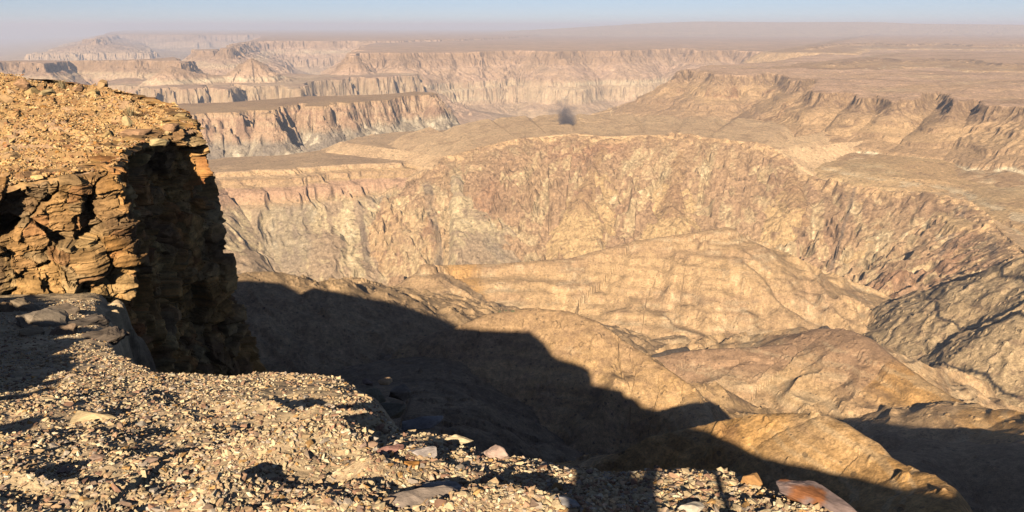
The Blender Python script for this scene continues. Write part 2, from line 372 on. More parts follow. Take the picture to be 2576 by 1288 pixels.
def terrain(x, y, detail=True):
    x = x.astype(f4); y = y.astype(f4)
    r = np.hypot(x, y)
    px_m = r / 787.0
    def wl(L): return np.clip(L / (2.5 * px_m), 0, 1)
    nA = fbm(x / 300, y / 300, 1, 2)
    nB = fbm(x / 90, y / 90, 2, 2) * wl(90)
    nC = fbm(x / 25, y / 25, 3, 2) * wl(25)
    nD = (fbm(x / 7, y / 7, 4, 3, .6) * wl(7)) if detail else 0
    best = (FLOOR + 10 * nA + 6 * nB).astype(f4)
    bid = np.full(x.shape, -1, np.int16)
    bs = np.zeros(x.shape, f4); bt = np.zeros(x.shape, f4); bg = np.zeros(x.shape, f4)
    for k, L in enumerate(LFS):
        if L['t'] == 'mesa':
            P = L['rim']; reach = 1500 if L['kind'] != 'far' else 3000
            m = (x > P[:, 0].min() - reach) & (x < P[:, 0].max() + reach) & (y > P[:, 1].min() - reach) & (y < P[:, 1].max() + reach)
            if not m.any(): continue
            X, Y = x[m], y[m]
            s, t = sd_poly(X, Y, P)
            gl, ga = L['gully']
            g = ridged((t + gl * (1.3 * nA[m] + 1.1 * nB[m] + .3 * nC[m])) / gl, s / (gl * 3), 11 + k, 3) * wl(gl)[m]
            g = g * (.75 + .9 * nA[m]) + .1
            am = L['amp']
            fin = np.clip(np.abs(s) / 30, 0.25, 1)
            s2 = s + am[0] * nA[m] + am[1] * nB[m] + am[2] * nC[m] + (am[3] * nD[m] if detail else 0) + ga * (0.45 - g) * np.clip(s / 25 + 0.5, 0, 1)
            a, b, c = L['plane']
            cap = a + b * X + c * Y
            if L['cap_max'] is not None: cap = np.minimum(cap, L['cap_max'])
            cap = cap + L['relief'] * (nA[m] * 0.7 + nB[m] * 0.4 + nC[m] * 0.15)
            if L['inrise']: cap = cap + L['inrise'] * np.clip(-s, 0, 260)
            pr = L['prof']
            dr = np.interp(s2, pr[:, 0], pr[:, 1])
            if L['prof2'] is not None:
                u = CU + F_PX * (X / Y) * (cp * 0.98)
                w = sstep(L['blend'][0], L['blend'][1], u)
                p2 = L['prof2']
                dr = dr * (1 - w) + np.interp(s2, p2[:, 0], p2[:, 1]) * w
            z = cap - dr + (nC[m] * 1.2 + (nD[m] * 0.5 if detail else 0)) * np.clip(s2 / 8, 0.1, 1) * np.clip(r[m] / 300, 0.1, 1)
        else:
            Q = L['pts']; reach = 700 if L['kind'] not in ('far',) else 6000
            m = (x > Q[:, 0].min() - reach) & (x < Q[:, 0].max() + reach) & (y > Q[:, 1].min() - reach) & (y < Q[:, 1].max() + reach)
            if not m.any(): continue
            X, Y = x[m], y[m]
            z = np.full(X.shape, -1e9, f4); s = np.zeros(X.shape, f4); t = np.zeros(X.shape, f4); fs = np.zeros(X.shape, bool); cum = 0.0
            wob = nB[m] * L['amp'] * 1.5 + nC[m] * L['amp'] * 1.1 if detail else nB[m] * L['amp'] * 1.5 + nC[m] * L['amp'] * 1.1
            for i in range(len(Q) - 1):
                ax, ay, az_ = Q[i]; bx, by, bz = Q[i + 1]
                ex, ey = bx - ax, by - ay; l2 = ex * ex + ey * ey
                wx = X - f4(ax); wy = Y - f4(ay)
                h0 = (wx * f4(ex) + wy * f4(ey)) / f4(l2)
                h = np.clip(h0, 0, 1)
                d = np.hypot(wx - h * f4(ex), wy - h * f4(ey))
                w = L['w']
                isfar = f4(ex) * wy - f4(ey) * wx > 0
                if i == 0: isfar &= h0 > 0
                if i == len(Q) - 2: isfar &= h0 < 1
                sl = np.where(isfar, f4(L['far']), f4(L['slope']))
                zz = az_ + h * f4(bz - az_) - sl * (np.sqrt(d * d + w * w) - w)
                if L['far'] < 0: zz = zz - np.where(isfar, np.maximum(np.maximum(-h0, h0 - 1), 0) * f4(math.sqrt(l2) * .5), 0) + np.where(isfar, f4(L['far'] - .35) * np.maximum(d - 270, 0), 0)
                mm = zz > z
                z = np.where(mm, zz, z); s = np.where(mm, d, s); t = np.where(mm, f4(cum) + h * f4(math.sqrt(l2)), t); fs = np.where(mm, isfar, fs)
                cum += math.sqrt(l2)
            gl, ga = L['gully']
            sk = L['skew'] * s * np.sin(t / 170.0) if L['skew'] else 0
            tg = t
            if L['kind'] in ('spurA', 'spurB', 'spurC'):   # one axis for the whole spur, so gullies do not break at the bends of its crest
                ax_ = Q[-1, :2] - Q[0, :2]; ax_ = ax_ / np.linalg.norm(ax_)
                tg = X * f4(ax_[0]) + Y * f4(ax_[1])
            g = ridged((tg + sk + gl * (1.1 * nB[m] + .4 * nC[m])) / gl, s / (gl * 2.5), 11 + k, 1 if L['kind'] in ('spurA', 'spurB', 'spurC') else 3) * wl(gl)[m]
            er = (fbm if L['kind'] in ('spurA', 'spurB', 'spurC') else ridged)(X / (gl * 1.3) + nC[m] * .4, Y / (gl * 1.3) - nC[m] * .4, 31 + k, 2) * wl(gl)[m]
            side = np.clip(s / (gl * .8), L['crest'], 1) * (np.where(fs, max(.05, min(1.0, L['far'] / L['slope'])), 1.0) if L['far'] < L['slope'] else 1.0)
            z = z + (wob + ga * (g - 0.45) + L['amp'] * L['er'] * (er - .4)) * side + (nD[m] * L['nd'] * np.clip(s / 6, 0.5, 1) * (np.where(fs, .15 if L['far'] < 0 else .3, 1) if L['far'] < L['slope'] else 1) if detail else 0)
            if detail:
                z = z + (L['nd'] * 3.2 * sstep(.22, .5, nD[m]) + .3 * L['nd'] * (ridged((tg + 6 * nC[m]) / 13, s / 90, 41 + k, 1) - .4) * np.clip(s / 20, 0, 1)) * np.where(fs, .1 if L['far'] < 0 else .35, 1)
            if L['far'] < 0: s = np.where(fs, -s, s)
            if L['cap']:
                ch, c0, c1 = L['cap']
                z = z - ch * sstep(c0, c1, s + 9 * nC[m] + 4 * nB[m]) * np.clip(.7 + 1.2 * nB[m], .1, 1.2)
            if L['terr']:
                per, am_ = L['terr']
                ph = (z + 3 * nB[m] + X * 0.03) / per * 2 * math.pi
                z = z - am_ * per / (2 * math.pi) * np.sin(ph) * np.clip(s / 12, 0, 1) * sstep(-.15, .25, nA[m] + nB[m])
        up = z > best[m]
        tmp = best[m]; tmp[up] = z[up]; best[m] = tmp
        tmp = bid[m]; tmp[up] = k; bid[m] = tmp
        tmp = bs[m]; tmp[up] = s[up] if L['t'] == 'ridge' else s2[up]; bs[m] = tmp
        tmp = bt[m]; tmp[up] = t[up]; bt[m] = tmp
        tmp = bg[m]; tmp[up] = g[up]; bg[m] = tmp
    return best, bid, bs, bt, bg, (nA, nB, nC, nD)

# -- a fan of sight lines from the viewpoint, with rows closest where the land is steepest
az_in = np.radians(np.linspace(-37, 37, 1240))
AZ = np.concatenate([np.radians(np.linspace(-62, -37.2, 45)), az_in, np.radians(np.linspace(37.2, 62, 45))])
def lsp(a, b, n, end=False): return np.exp(np.linspace(math.log(a), math.log(b), n, endpoint=end))
RROW = np.concatenate([lsp(11, 110, 110), lsp(110, 1000, 690), lsp(1000, 1900, 640), lsp(1900, 5000, 520), lsp(5000, 8000, 130), lsp(8000, 36000, 80, True)])
_k = np.ones(41) / 41
_l = np.pad(np.log(RROW), 20, mode='reflect', reflect_type='odd'); RROW = np.exp(np.convolve(_l, _k, 'valid'))
R = np.repeat(RROW[:, None], len(AZ), 1)
X = np.sin(AZ)[None, :] * R; Y = np.cos(AZ)[None, :] * R
shp = X.shape
Z, ID, S_, T_, G_, (nA, nB, nC, nD) = [q if isinstance(q, tuple) else q for q in terrain(X.ravel(), Y.ravel(), True)]
V = np.stack([X.ravel(), Y.ravel(), Z], -1).astype(f4)

# slope (1 flat .. 0 vertical)
P3 = V.reshape(*shp, 3)
du = np.gradient(P3, axis=1); dv = np.gradient(P3, axis=0)
nrm = np.cross(du, dv); nrm /= np.linalg.norm(nrm, axis=-1, keepdims=True) + 1e-9
NZ = np.abs(nrm[..., 2]).ravel()

def C3(*c): return np.array(c, f4)[None, :]
def mix(a, b, t): return a + (b - a) * np.clip(t, 0, 1)[:, None]

SAND, TAN, BROWN, DARK = C3(.52, .345, .185), C3(.47, .315, .18), C3(.35, .225, .135), C3(.20, .13, .085)
PALE, CREAM, RED, PINK = C3(.60, .46, .29), C3(.68, .56, .38), C3(.42, .22, .125), C3(.45, .28, .185)
OLIVE, GREY, ORANGE = C3(.40, .285, .165), C3(.26, .21, .165), C3(.52, .29, .10)

xr, yr = X.ravel().astype(f4), Y.ravel().astype(f4)
rr = np.hypot(xr, yr)
COLV = np.zeros((len(Z), 3), f4)
n0 = fbm(xr / 5, (yr + Z * .7) / 5, 50, 3, .6); n1 = fbm(xr / 40, yr / 40, 51, 4, .6); n2 = fbm(xr / 12, (yr + Z) / 12, 52, 4, .6); n3 = fbm(xr / 160, yr / 160, 53, 3)
zz = Z + 3 * n3
band = fbm(zz / 9, xr / 900, 61, 3); band2 = fbm(zz / 3.2, xr / 400, 62, 2)
kinds = [L['kind'] for L in LFS]
steep = 1 - sstep(0.55, 0.85, NZ)
for k, L in enumerate(LFS):
    m = ID == k
    if not m.any(): continue
    s, t, g, z = S_[m], T_[m], G_[m], Z[m]
    N0 = n0[m]; N1, N2, N3, B1, B2, st = n1[m], n2[m], n3[m], band[m], band2[m], steep[m]
    kd = L['kind']
    if kd == 'far':
        c = mix(C3(.46, .315, .20) * np.ones((m.sum(), 1)), C3(.52, .345, .235), N3 + 0.6)
        c = mix(c, BROWN, st * 0.5 + 0.9 * B1 * st)
        c = mix(c, BROWN, (N1 - 0.1) * 0.8)
        c = mix(c, BROWN * 0.8, sstep(-5, 2, s) * (1 - sstep(30, 60, s)) * 0.55)
        lim = sstep(-205, -190, z) * (1 - sstep(-178, -170, z)) if 'bench' not in L['name'] else 0
        if L['label'].startswith('faintest'): lim = lim * 0
        if L['label'].startswith('wide'): lim = sstep(-372, -330, z) * (1 - sstep(-258, -250, z))
        if 'bench' in L['name']: lim = sstep(-290, -250, z) * (1 - sstep(-200, -194, z))
        c = mix(c, PALE * .93, lim * (0.45 + 0.7 * B2) * (.7 if 'bench' in L['name'] else 1))
        c = mix(c, CREAM, lim * sstep(0.05, 0.3, B1) * (.2 if 'bench' in L['name'] else .6))
        c = mix(c, PALE * 0.9, sstep(200, 420, s) * 0.4)
    elif kd == 'esc':
        c = mix(TAN * np.ones((m.sum(), 1)), BROWN, N3 * 0.9 + 0.35)
        top = s < 0
        c = mix(c, C3(.54, .36, .245), np.where(top, 0.75 + N3, 0))
        c = mix(c, BROWN * .8, np.where(top, sstep(.1, .3, fbm(xr[m] / 420, yr[m] / 60, 76, 3)) * .55, 0))
        c = mix(c, PALE * .9, np.where(top, sstep(.2, .4, fbm(xr[m] / 300, yr[m] / 40, 77, 3)) * .4, 0))
        c = c * (1 + .3 * N0 + .25 * N2)[:, None]
        c = mix(c, DARK, sstep(-4, 0, s) * (1 - sstep(14, 26, s)) * np.clip(0.55 + N2 * 1.5, 0, .9))
        c = mix(c, SAND, sstep(20, 50, s) * (1 - sstep(140, 160, s)) * np.clip(0.35 + 0.9 * (0.5 - g), 0, 1))
        c = mix(c, RED * 0.75, sstep(12, 40, s) * (1 - sstep(120, 150, s)) * sstep(0.62, 0.9, g) * 0.7)
        l1 = np.where(xr[m] > yr[m] * .43, 40, 52); l2 = np.where(xr[m] > yr[m] * .43, 78, 101)
        lg = (np.exp(-((s - l1) / 5) ** 2) + np.exp(-((s - l2) / 5) ** 2)) * sstep(-.25, .1, N1)
        c = mix(c, BROWN * .75, lg * .75)
        c = mix(c, BROWN, sstep(60, 100, s) * (1 - sstep(150, 156, s)) * 0.5)
        uu = np.where(xr[m] > yr[m] * .43, 119, 185)
        c = mix(c, CREAM * .93, sstep(uu - 3, uu, s) * (1 - sstep(uu + 3, uu + 9 + 20 * N1, s)) * sstep(-.05, .12, N1 + .5 * N2 + .3 * N3))
        c = mix(c, PALE * .9, sstep(uu + 2, uu + 20, s) * sstep(.08, .2, N1 + .4 * N2) * .6)
        c = mix(c, SAND, sstep(168, 200, s) * 0.7)
    elif kd == 'cen':
        c = mix(C3(.56, .385, .23) * np.ones((m.sum(), 1)), C3(.44, .30, .185), N3 * 1.5 + 0.4 + .8 * N1)
        c = mix(c, SAND, sstep(0, 3, s) * np.clip(0.6 + B2, 0, 1))
        c = mix(c, PINK, sstep(30, 36, s) * (1 - sstep(48, 60, s)) * 0.9)
        c = mix(c, BROWN, sstep(14, 17, s) * (1 - sstep(20, 30, s)) * np.clip(0.5 + N2, 0, 1))
        w = sstep(50, 72, s + 10 * N2)
        one = np.ones((m.sum(), 1)); streak = fbm(t / 16, s / 120, 73, 3)
        rock = mix(C3(.33, .23, .15) * one, C3(.40, .30, .2), N3 + .5)
        k1 = .6 * N1 + .6 * streak + .35 * (.5 - g) + .4 * N2
        rock = mix(rock, C3(.52, .40, .24), sstep(-.08, .14, k1))
        rock = mix(rock, C3(.62, .51, .34), sstep(.30, .42, k1) * .8)
        rock = mix(rock, GREY * .9, sstep(.1, .3, N3 + .3 * N1) * .5)
        rock = rock * (1 + .5 * N0)[:, None]
        c = mix(c, rock, w)
    elif kd == 'gorge':
        c = mix(SAND * np.ones((m.sum(), 1)), TAN, N3 + 0.3)
        w = sstep(8, 40, s)
        tk = t + .8 * s * np.sin(t / 170.0) + 14 * N1
        streak = fbm(tk / 20, s / 150, 71, 3); str2 = fbm(tk / 7, s / 70, 72, 3)
        one = np.ones((m.sum(), 1))
        rock = mix(C3(.29, .185, .13) * one, C3(.38, .265, .17), N3 * 1.4 + .5)
        scree = mix(C3(.50, .375, .23) * one, C3(.42, .325, .21), .5 + 1.5 * N1 + N3)
        k1 = .55 * N1 + .75 * streak + .35 * (0.5 - g) + .35 * N2 + .12 * N0
        rock = mix(rock, scree, sstep(-.02, .16, k1))
        rock = mix(rock, C3(.64, .53, .36), sstep(.36, .46, k1 + .3 * str2) * .75)
        rock = mix(rock, DARK, sstep(.20, .34, N2 - .3 * k1) * 0.6)
        rock = mix(rock, C3(.36, .19, .11), sstep(.10, .3, -N3 + N2 * .5 - .1) * .35)
        rock = rock * (1 + .55 * N0 + .25 * str2)[:, None]
        far_side = NZ[m] > .97
        top = mix(C3(.60, .42, .25) * one, C3(.54, .37, .22), .4 + N3 * 1.6)
        top = mix(top, BROWN, sstep(.1, .3, N1 + .4 * N2) * .5)
        c = mix(rock, top, 1 - sstep(4, 26, s + 16 * N1 + 6 * N2))
        c = mix(c, C3(.43, .30, .175), np.full(m.sum(), .12, f4)) * (1 + .2 * N0)[:, None]
        c = mix(c * np.array([1.03, .98, .90], f4), top, sstep(3, -6, s + 5 * N2) if False else 1 - sstep(-6, 3, s + 5 * N2))
        c = mix(c, C3(.30, .19, .115), sstep(-3, 4, s) * (1 - sstep(24, 50, s + 14 * N1)) * sstep(-.1, .12, N2 + .5 * N1) * .75)
    elif kd == 'rib':
        one = np.ones((m.sum(), 1))
        c = mix(C3(.31, .205, .13) * one, C3(.39, .28, .17), .4 + 1.2 * N1)
        c = mix(c, C3(.47, .345, .2), sstep(.0, .18, N2 - .2 + (s - 14) / 30))
        c = mix(c, DARK, sstep(.15, .3, N2) * .5) * (1 + .55 * N0)[:, None] * np.array([1.04, .96, .86], f4)
    elif kd == 'bench':
        one = np.ones((m.sum(), 1))
        c = mix(SAND * one, C3(.56, .40, .22), .4 + N3 * 1.6)
        c = mix(c, BROWN, sstep(.1, .3, N1 + .4 * N2) * .45)
        c = mix(c, CREAM, sstep(.12, .24, B1 + N1 * .5) * sstep(0, 20, s) * .6)
        c = mix(c, C3(.58, .44, .27), sstep(.1, .3, N3 - .3 * N1) * .6) * (1 + .3 * N0)[:, None]
    elif kd == 'mes':
        one = np.ones((m.sum(), 1)); fl = fbm(t / 7, s / 60, 74, 3)
        c = mix(BROWN * one, TAN, N3 + 0.5)
        cl = mix(C3(.50, .35, .225) * one, C3(.40, .24, .155), .4 + 1.2 * fl + B1)
        cl = mix(cl, C3(.24, .155, .11), sstep(.12, .3, fl) * .7)
        c = mix(c, cl, sstep(0, 3, s) * (1 - sstep(24, 36, s + 8 * N1)))
        ft = mix(GREY * one, C3(.42, .34, .24), .45 + 1.2 * N1 + (.5 - g))
        ft = mix(ft, C3(.58, .49, .36), sstep(.2, .32, N1 + .4 * N2 + .3 * (.5 - g)))
        c = mix(c, ft, sstep(24, 36, s + 8 * N1))
    elif kd == 'spurA':
        c = mix(SAND * np.ones((m.sum(), 1)), TAN, N3 * 1.2 + 0.2)
        c = mix(c, BROWN, (1 - sstep(6, 24, s)) * 0.45)
        c = mix(c, BROWN * 1.1, sstep(0.10, 0.22, B1 * .7 + N1 * 0.7 + N2 * .3) * 0.55)
        c = mix(c, PALE, sstep(0.12, 0.25, B2 * .7 + N1 * 0.5 - 0.03) * 0.5)
        c = c * (1 + .35 * N0)[:, None]
        c = mix(c, ORANGE, (1 - sstep(12, 30, np.abs(t - 175))) * 0.7)
    elif kd == 'spurN':
        c = mix(SAND * np.ones((m.sum(), 1)), BROWN, 0.45 + 1.2 * N1 + 0.8 * (g - 0.5))
        c = mix(c, C3(.48, .40, .22), sstep(.1, .4, N3 - N2 * .4) * 0.8)
        c = mix(c, ORANGE, sstep(.25, .5, -N3) * .5)
    elif kd == 'spurC':
        c = mix(SAND * np.ones((m.sum(), 1)), C3(.46, .29, .13), N1 + 0.3)
        c = mix(c, BROWN, (1 - sstep(10, 30, s)) * 0.55 * (1 - sstep(90, 150, t)))
        c = mix(c, ORANGE * .85, sstep(90, 160, t) * np.clip(.45 + N2, 0, 1))
        c = mix(c, BROWN, sstep(.08, .2, N2) * 0.5) * (1 + .35 * N0)[:, None]
    elif kd == 'spurB':
        c = mix(SAND * np.ones((m.sum(), 1)), TAN, N3 + 0.3)
        c = mix(c, C3(.33, .205, .13), (1 - sstep(20, 62, s + 14 * N1)) * 0.85 * (1 - sstep(200, 240, t)))
        c = mix(c, ORANGE, sstep(185, 215, t) * (1 - sstep(18, 45, s)) * 0.75)
        c = mix(c, BROWN, sstep(.05, .2, B1 * .6 + .5 * N2) * 0.45 * sstep(20, 40, s)) * (1 + .35 * N0)[:, None]
        c = mix(c, PALE, sstep(.1, .4, B2 - N1 * .3) * 0.4 * sstep(20, 40, s))
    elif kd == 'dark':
        c = mix(C3(.06, .05, .045) * np.ones((m.sum(), 1)), C3(.12, .09, .07), .4 + N1)  # shadow put into the colour as near-black albedo
    elif kd == 'spurE':
        c = mix(C3(.47, .32, .18) * np.ones((m.sum(), 1)), C3(.36, .24, .14), .3 + N1 + .5 * N2) * (1 + .35 * N0)[:, None]
    elif kd == 'spurD':
        c = mix(ORANGE * np.ones((m.sum(), 1)), SAND, .45 + N1 * 1.2)
        c = mix(c, C3(.34, .20, .08), sstep(.02, .2, N2) * 0.55) * (1 + .45 * N0)[:, None]
        c = mix(c, RED * .8, sstep(.2, .5, -N1 + N2 * .4) * 0.35)
    elif kd == 'dyke':
        c = mix(OLIVE * np.ones((m.sum(), 1)), C3(.48, .35, .205), .4 + N1 * 1.1)
        lines = np.abs(((s + 10 * N1) / 58.0) % 1.0 - 0.06)
        c = mix(c, C3(.03, .028, .028), (1 - sstep(.022, .04, lines)) * np.clip(1.1 + 1.6 * N3, 0, 1))
        c = mix(c, DARK * 1.2, sstep(.12, .25, N2) * .5) * (1 + .6 * N0)[:, None]
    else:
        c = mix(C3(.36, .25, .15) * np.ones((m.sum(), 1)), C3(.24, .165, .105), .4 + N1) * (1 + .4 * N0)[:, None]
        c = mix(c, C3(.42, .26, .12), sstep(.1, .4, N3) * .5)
    if kd in ('spurA', 'spurB', 'spurC', 'spurD'):
        ln = gnoise((z + 1.5 * N3) / 1.6, xr[m] / 260 + yr[m] / 400, 81) + .5 * gnoise(z / .6, xr[m] / 120, 82)
        c = mix(c, BROWN * .8, sstep(.22, .36, ln) * sstep(-.05, .2, N3 + .6 * N1 + .1) * .5)
        c = mix(c, PALE, sstep(.22, .36, -ln) * sstep(-.05, .2, -N3 + .5 * N1) * .35)
        fl = fbm((xr[m] - .3 * yr[m]) / 9, s / 70, 83, 3)
        c = c * (1 + .35 * fl * sstep(8, 40, s))[:, None]
    COLV[m] = c
m = ID < 0
COLV[m] = mix(C3(.40, .31, .2) * np.ones((m.sum(), 1)), GREY, .5 + n1[m])
def dyke(a, b, w):
    a, b = np.array(a), np.array(b); e = b - a; Ln = np.linalg.norm(e); e = e / Ln
    q = (xr - a[0]) * e[0] + (yr - a[1]) * e[1]
    d = np.abs((xr - a[0]) * e[1] - (yr - a[1]) * e[0]) + 3 * n2
    k = (1 - sstep(w * .7, w, d)) * sstep(-20, 0, q) * (1 - sstep(Ln - 30, Ln, q))
    return k
for a, b, w in [(at_r(1075, 500, 1330)[:2], at_r(1120, 700, 1130)[:2], 9), (at_r(905, 515, 1330)[:2], at_r(925, 620, 1200)[:2], 6),
                (at_r(2150, 470, 1290)[:2], at_r(2090, 640, 1120)[:2], 3), (at_r(2430, 520, 1200)[:2], at_r(2350, 640, 1050)[:2], 3.5), (at_r(2500, 560, 1100)[:2], at_r(2520, 700, 950)[:2], 4)]:
    k = dyke(a, b, w) * np.isin(ID, [i for i, q in enumerate(kinds) if q in ('cen', 'gorge')])
    COLV = mix(COLV, C3(.17, .13, .10), k * np.clip(.6 + 1.2 * n1, 0, .75))
COLV = np.clip(COLV, 0.02, 0.8)

faces = grid_faces(*shp)
fid = ID[faces[:, 0]]
def piece(ids, name, label, mat, cat):
    fm = faces[np.isin(fid, ids)]
    if not len(fm): return None
    used, inv = np.unique(fm.ravel(), return_inverse=True)
    o = link(name, np_mesh(name, V[used], inv.reshape(-1, 4), COLV[used], False), mat)
    return tag(o, label, cat, kind='structure')
piece([-1], 'canyon_floor', 'pale rubbly floor of the canyon between its walls', MAT_FAR, 'canyon floor')
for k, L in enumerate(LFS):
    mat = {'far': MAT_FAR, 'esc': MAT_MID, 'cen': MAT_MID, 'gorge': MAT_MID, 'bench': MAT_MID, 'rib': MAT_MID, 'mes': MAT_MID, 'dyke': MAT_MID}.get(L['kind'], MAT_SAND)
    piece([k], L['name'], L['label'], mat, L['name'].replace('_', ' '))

# ------------------------------------------------------------------ the home plateau beside and behind the viewpoint, whose rim throws the great shadow
sd_dir = np.array([math.sin(SUN_AZ), math.cos(SUN_AZ)]); sd_lat = np.array([math.cos(SUN_AZ), -math.sin(SUN_AZ)])
# rim height (metres, as seen along the light) across the sun's direction
RIM_H = np.array([(-400, 62), (-300, 58), (-250, 54), (-216, 50.6), (-195, 53), (-182, 46.5), (-179, 52.4), (-166, 50.4), (-140, 48), (-115, 41.5), (-85, 29), (-68, 28.7), (-47, 29.5), (-38, 22.8), (-32, 13.9),
                  (8, -7.7), (23, -10), (34, -15.1), (43, -16.2), (57, -17.8), (61, -17.2), (90, -13), (126, -9.5), (150, -10), (165, -12.4), (177, -16.5), (200, -21), (260, -32), (420, -40)])
lat_k, H_k = RIM_H[:, 0], RIM_H[:, 1]
TE = math.tan(SUN_EL)
def home_plateau():
    LAT = np.unique(np.concatenate([np.linspace(-400, 420, 420), np.linspace(-60, 60, 240)]))
    H = np.interp(LAT, lat_k, H_k)
    al = np.interp(LAT, [-400, -36, -16, -8, 8, 30, 420], [280, 26, 2, -4, -4, 3, 63])
    mid = sstep(-30, -22, LAT) * (1 - sstep(6, 12, LAT))
    zt = np.where(LAT < 0, (H - al * TE), (H - al * TE))
    zt = zt * (1 - mid) + (-1.78) * mid
    zt = zt + 0.4 * np.sin(LAT * 0.9) * 0.3
    rows = []
    for off, zo in ((7, -60), (3, -22), (1.5, -7), (0.4, -1.0), (0, 0), (-1, 0.05), (-4, 0.1), (-15, 0.4), (-60, 0.5), (-240, 0)):
        a = al + off
        p = sd_lat[None, :] * LAT[:, None] + sd_dir[None, :] * a[:, None]
        rows.append(np.stack([p[:, 0], p[:, 1], zt + zo + 0.3 * fbm(p[:, 0] / 3, p[:, 1] / 3, 90, 3) * (zo > -30)], -1))
    Vh = np.concatenate(rows, 0)
    c = mix(TAN * np.ones((len(Vh), 1)), BROWN, fbm(Vh[:, 0] / 6, Vh[:, 1] / 6, 91, 2) + .4)
    o = link('home_plateau', np_mesh('home_plateau', Vh, grid_faces(len(rows), len(LAT)), c), MAT_NEAR)
    tag(o, 'stony plateau around and behind the viewpoint that throws the long shadow', 'plateau', kind='structure')
home_plateau()

# ------------------------------------------------------------------ the gravel ledge at the viewpoint
def ledge_base(y):
    return np.interp(y, [-6, 2.4, 8, 18, 40], [-1.60, -1.63, -3.42, -6.22, -13.0])

def at_ledge(u, v, dz=0.0):
    x, y, z = ray(u, v)
    ks = np.linspace(0.5, 60, 6000)
    zs = ledge_base(ks * y) + dz
    i = int(np.argmax(ks * z < zs))
    k = ks[i]
    return (float(x * k), float(y * k), float(z * k))

EDGE_PX = [(330, 918), (400, 928), (450, 935), (540, 939), (600, 940), (690, 941), (760, 945), (820, 951), (870, 963), (910, 985), (945, 1012), (968, 1040), (990, 1072), (1050, 1090), (1130, 1110), (1180, 1128), (1290, 1141), (1380, 1146), (1440, 1150), (1520, 1156), (1600, 1165), (1700, 1164), (1780, 1168), (1830, 1178), (1900, 1204), (1960, 1216), (2060, 1242), (2120, 1270), (2150, 1290), (2250, 1360)]
EDGE = [at_ledge(u, v)[:2] for u, v in EDGE_PX]
LEDGE_POLY = [(-26, 21), (-13, 20.5), (-10.6, 19.2)] + [at_ledge(u, v)[:2] for u, v in ((222, 792), (234, 815), (250, 842), (272, 872), (300, 898))] + EDGE + [(2.4, 1.2), (4, -1), (6, -8), (-30, -8), (-34, 18)]
STEPS = [([(380, 1256), (520, 1246), (640, 1238), (760, 1224), (880, 1212), (1000, 1205), (1100, 1206)], .12),
         ([(860, 1020), (900, 1044), (945, 1068), (990, 1074), (1030, 1078)], .12),
         ([(840, 1100), (900, 1122), (960, 1134), (1060, 1128), (1120, 1126)], .09),
         ([(480, 1010), (560, 1028), (620, 1034), (680, 1046), (790, 1060)], .09),
         ([(-40, 1222), (60, 1236), (180, 1232), (300, 1240)], .07), ([(300, 1150), (400, 1156), (470, 1150), (560, 1158)], .06), ([(1100, 1252), (1200, 1256), (1320, 1262), (1430, 1258)], .06)]
STEP_P = [(np.array([at_ledge(u, v)[:2] for u, v in pl]), h) for pl, h in STEPS]

def ledge_z(x, y, fine=True):
    s, t = sd_poly(x, y, LEDGE_POLY)
    s = s + 0.10 * fbm(x / .8, y / .8, 95, 3) + .05 * gnoise(x / .2, y / .2, 96)
    z = ledge_base(y) + 0.10 * fbm(x / 1.6, y / 1.6, 97, 3) + (0.05 * fbm(x / .35, y / .35, 98, 3) if fine else 0)
    z = z - np.where(y > 10, 0.2 * np.clip(x + 12, -6, 0) * 0.1, 0)
    for pl, h in STEP_P:
        best = np.full(x.shape, 1e9); sg = np.zeros(x.shape); tt = np.zeros(x.shape)
        for i in range(len(pl) - 1):
            a, b = pl[i], pl[i + 1]; e = b - a; l2 = e @ e
            hh = np.clip(((x - a[0]) * e[0] + (y - a[1]) * e[1]) / l2, 0, 1)
            dx, dy = x - a[0] - hh * e[0], y - a[1] - hh * e[1]
            d = np.hypot(dx, dy); m = d < best
            best = np.where(m, d, best)
            sg = np.where(m, e[0] * dy - e[1] * dx, sg); tt = np.where(m, (i + hh) / (len(pl) - 1), tt)
        d = best * np.sign(sg) + 0.12 * fbm(x / .5, y / .5, 99, 3)
        tap = np.clip(np.minimum(tt, 1 - tt) * 3.5, 0.0, 1)
        endd = np.where((tt < 0.001) | (tt > .999), np.exp(-(best / .15) ** 2), 1)
        z = z + h * tap * endd * np.clip(.75 + 1.3 * fbm(x / .45, y / .45, 89, 2), .1, 1.4) * np.where(d > 0, np.clip(1 - d / 0.06, 0, 1), np.exp(-np.clip(-d, 0, 9) / 0.45))
    ca, cb = sd_lat * -3.5 + sd_dir * 2.0, sd_lat * -14 + sd_dir * 9.6  # unseen low ridge added left of view to shade the promontory foot
    e = cb - ca; hh = np.clip(((x - ca[0]) * e[0] + (y - ca[1]) * e[1]) / (e @ e), 0, 1)
    d = np.hypot(x - ca[0] - hh * e[0], y - ca[1] - hh * e[1])
    z = np.maximum(z, -1.52 - 1.62 * hh + .25 * fbm(x / .6, y / .6, 94, 3) - 1.6 * np.clip(d - .3, 0, 9))
    rim = (.35 * fbm(x / 1.4, y / 1.4, 93, 3) + .1 * gnoise(x / .4, y / .4, 92)) * sstep(.05, .5, s) * sstep(6, 8, np.hypot(x, y))
    drop = np.interp(s + rim * 2, [-.15, 0, .12, .35, .8, 1.6, 4], [0, .02, .12, .8, 2.6, 6.5, 18.0])
    return z - drop, s

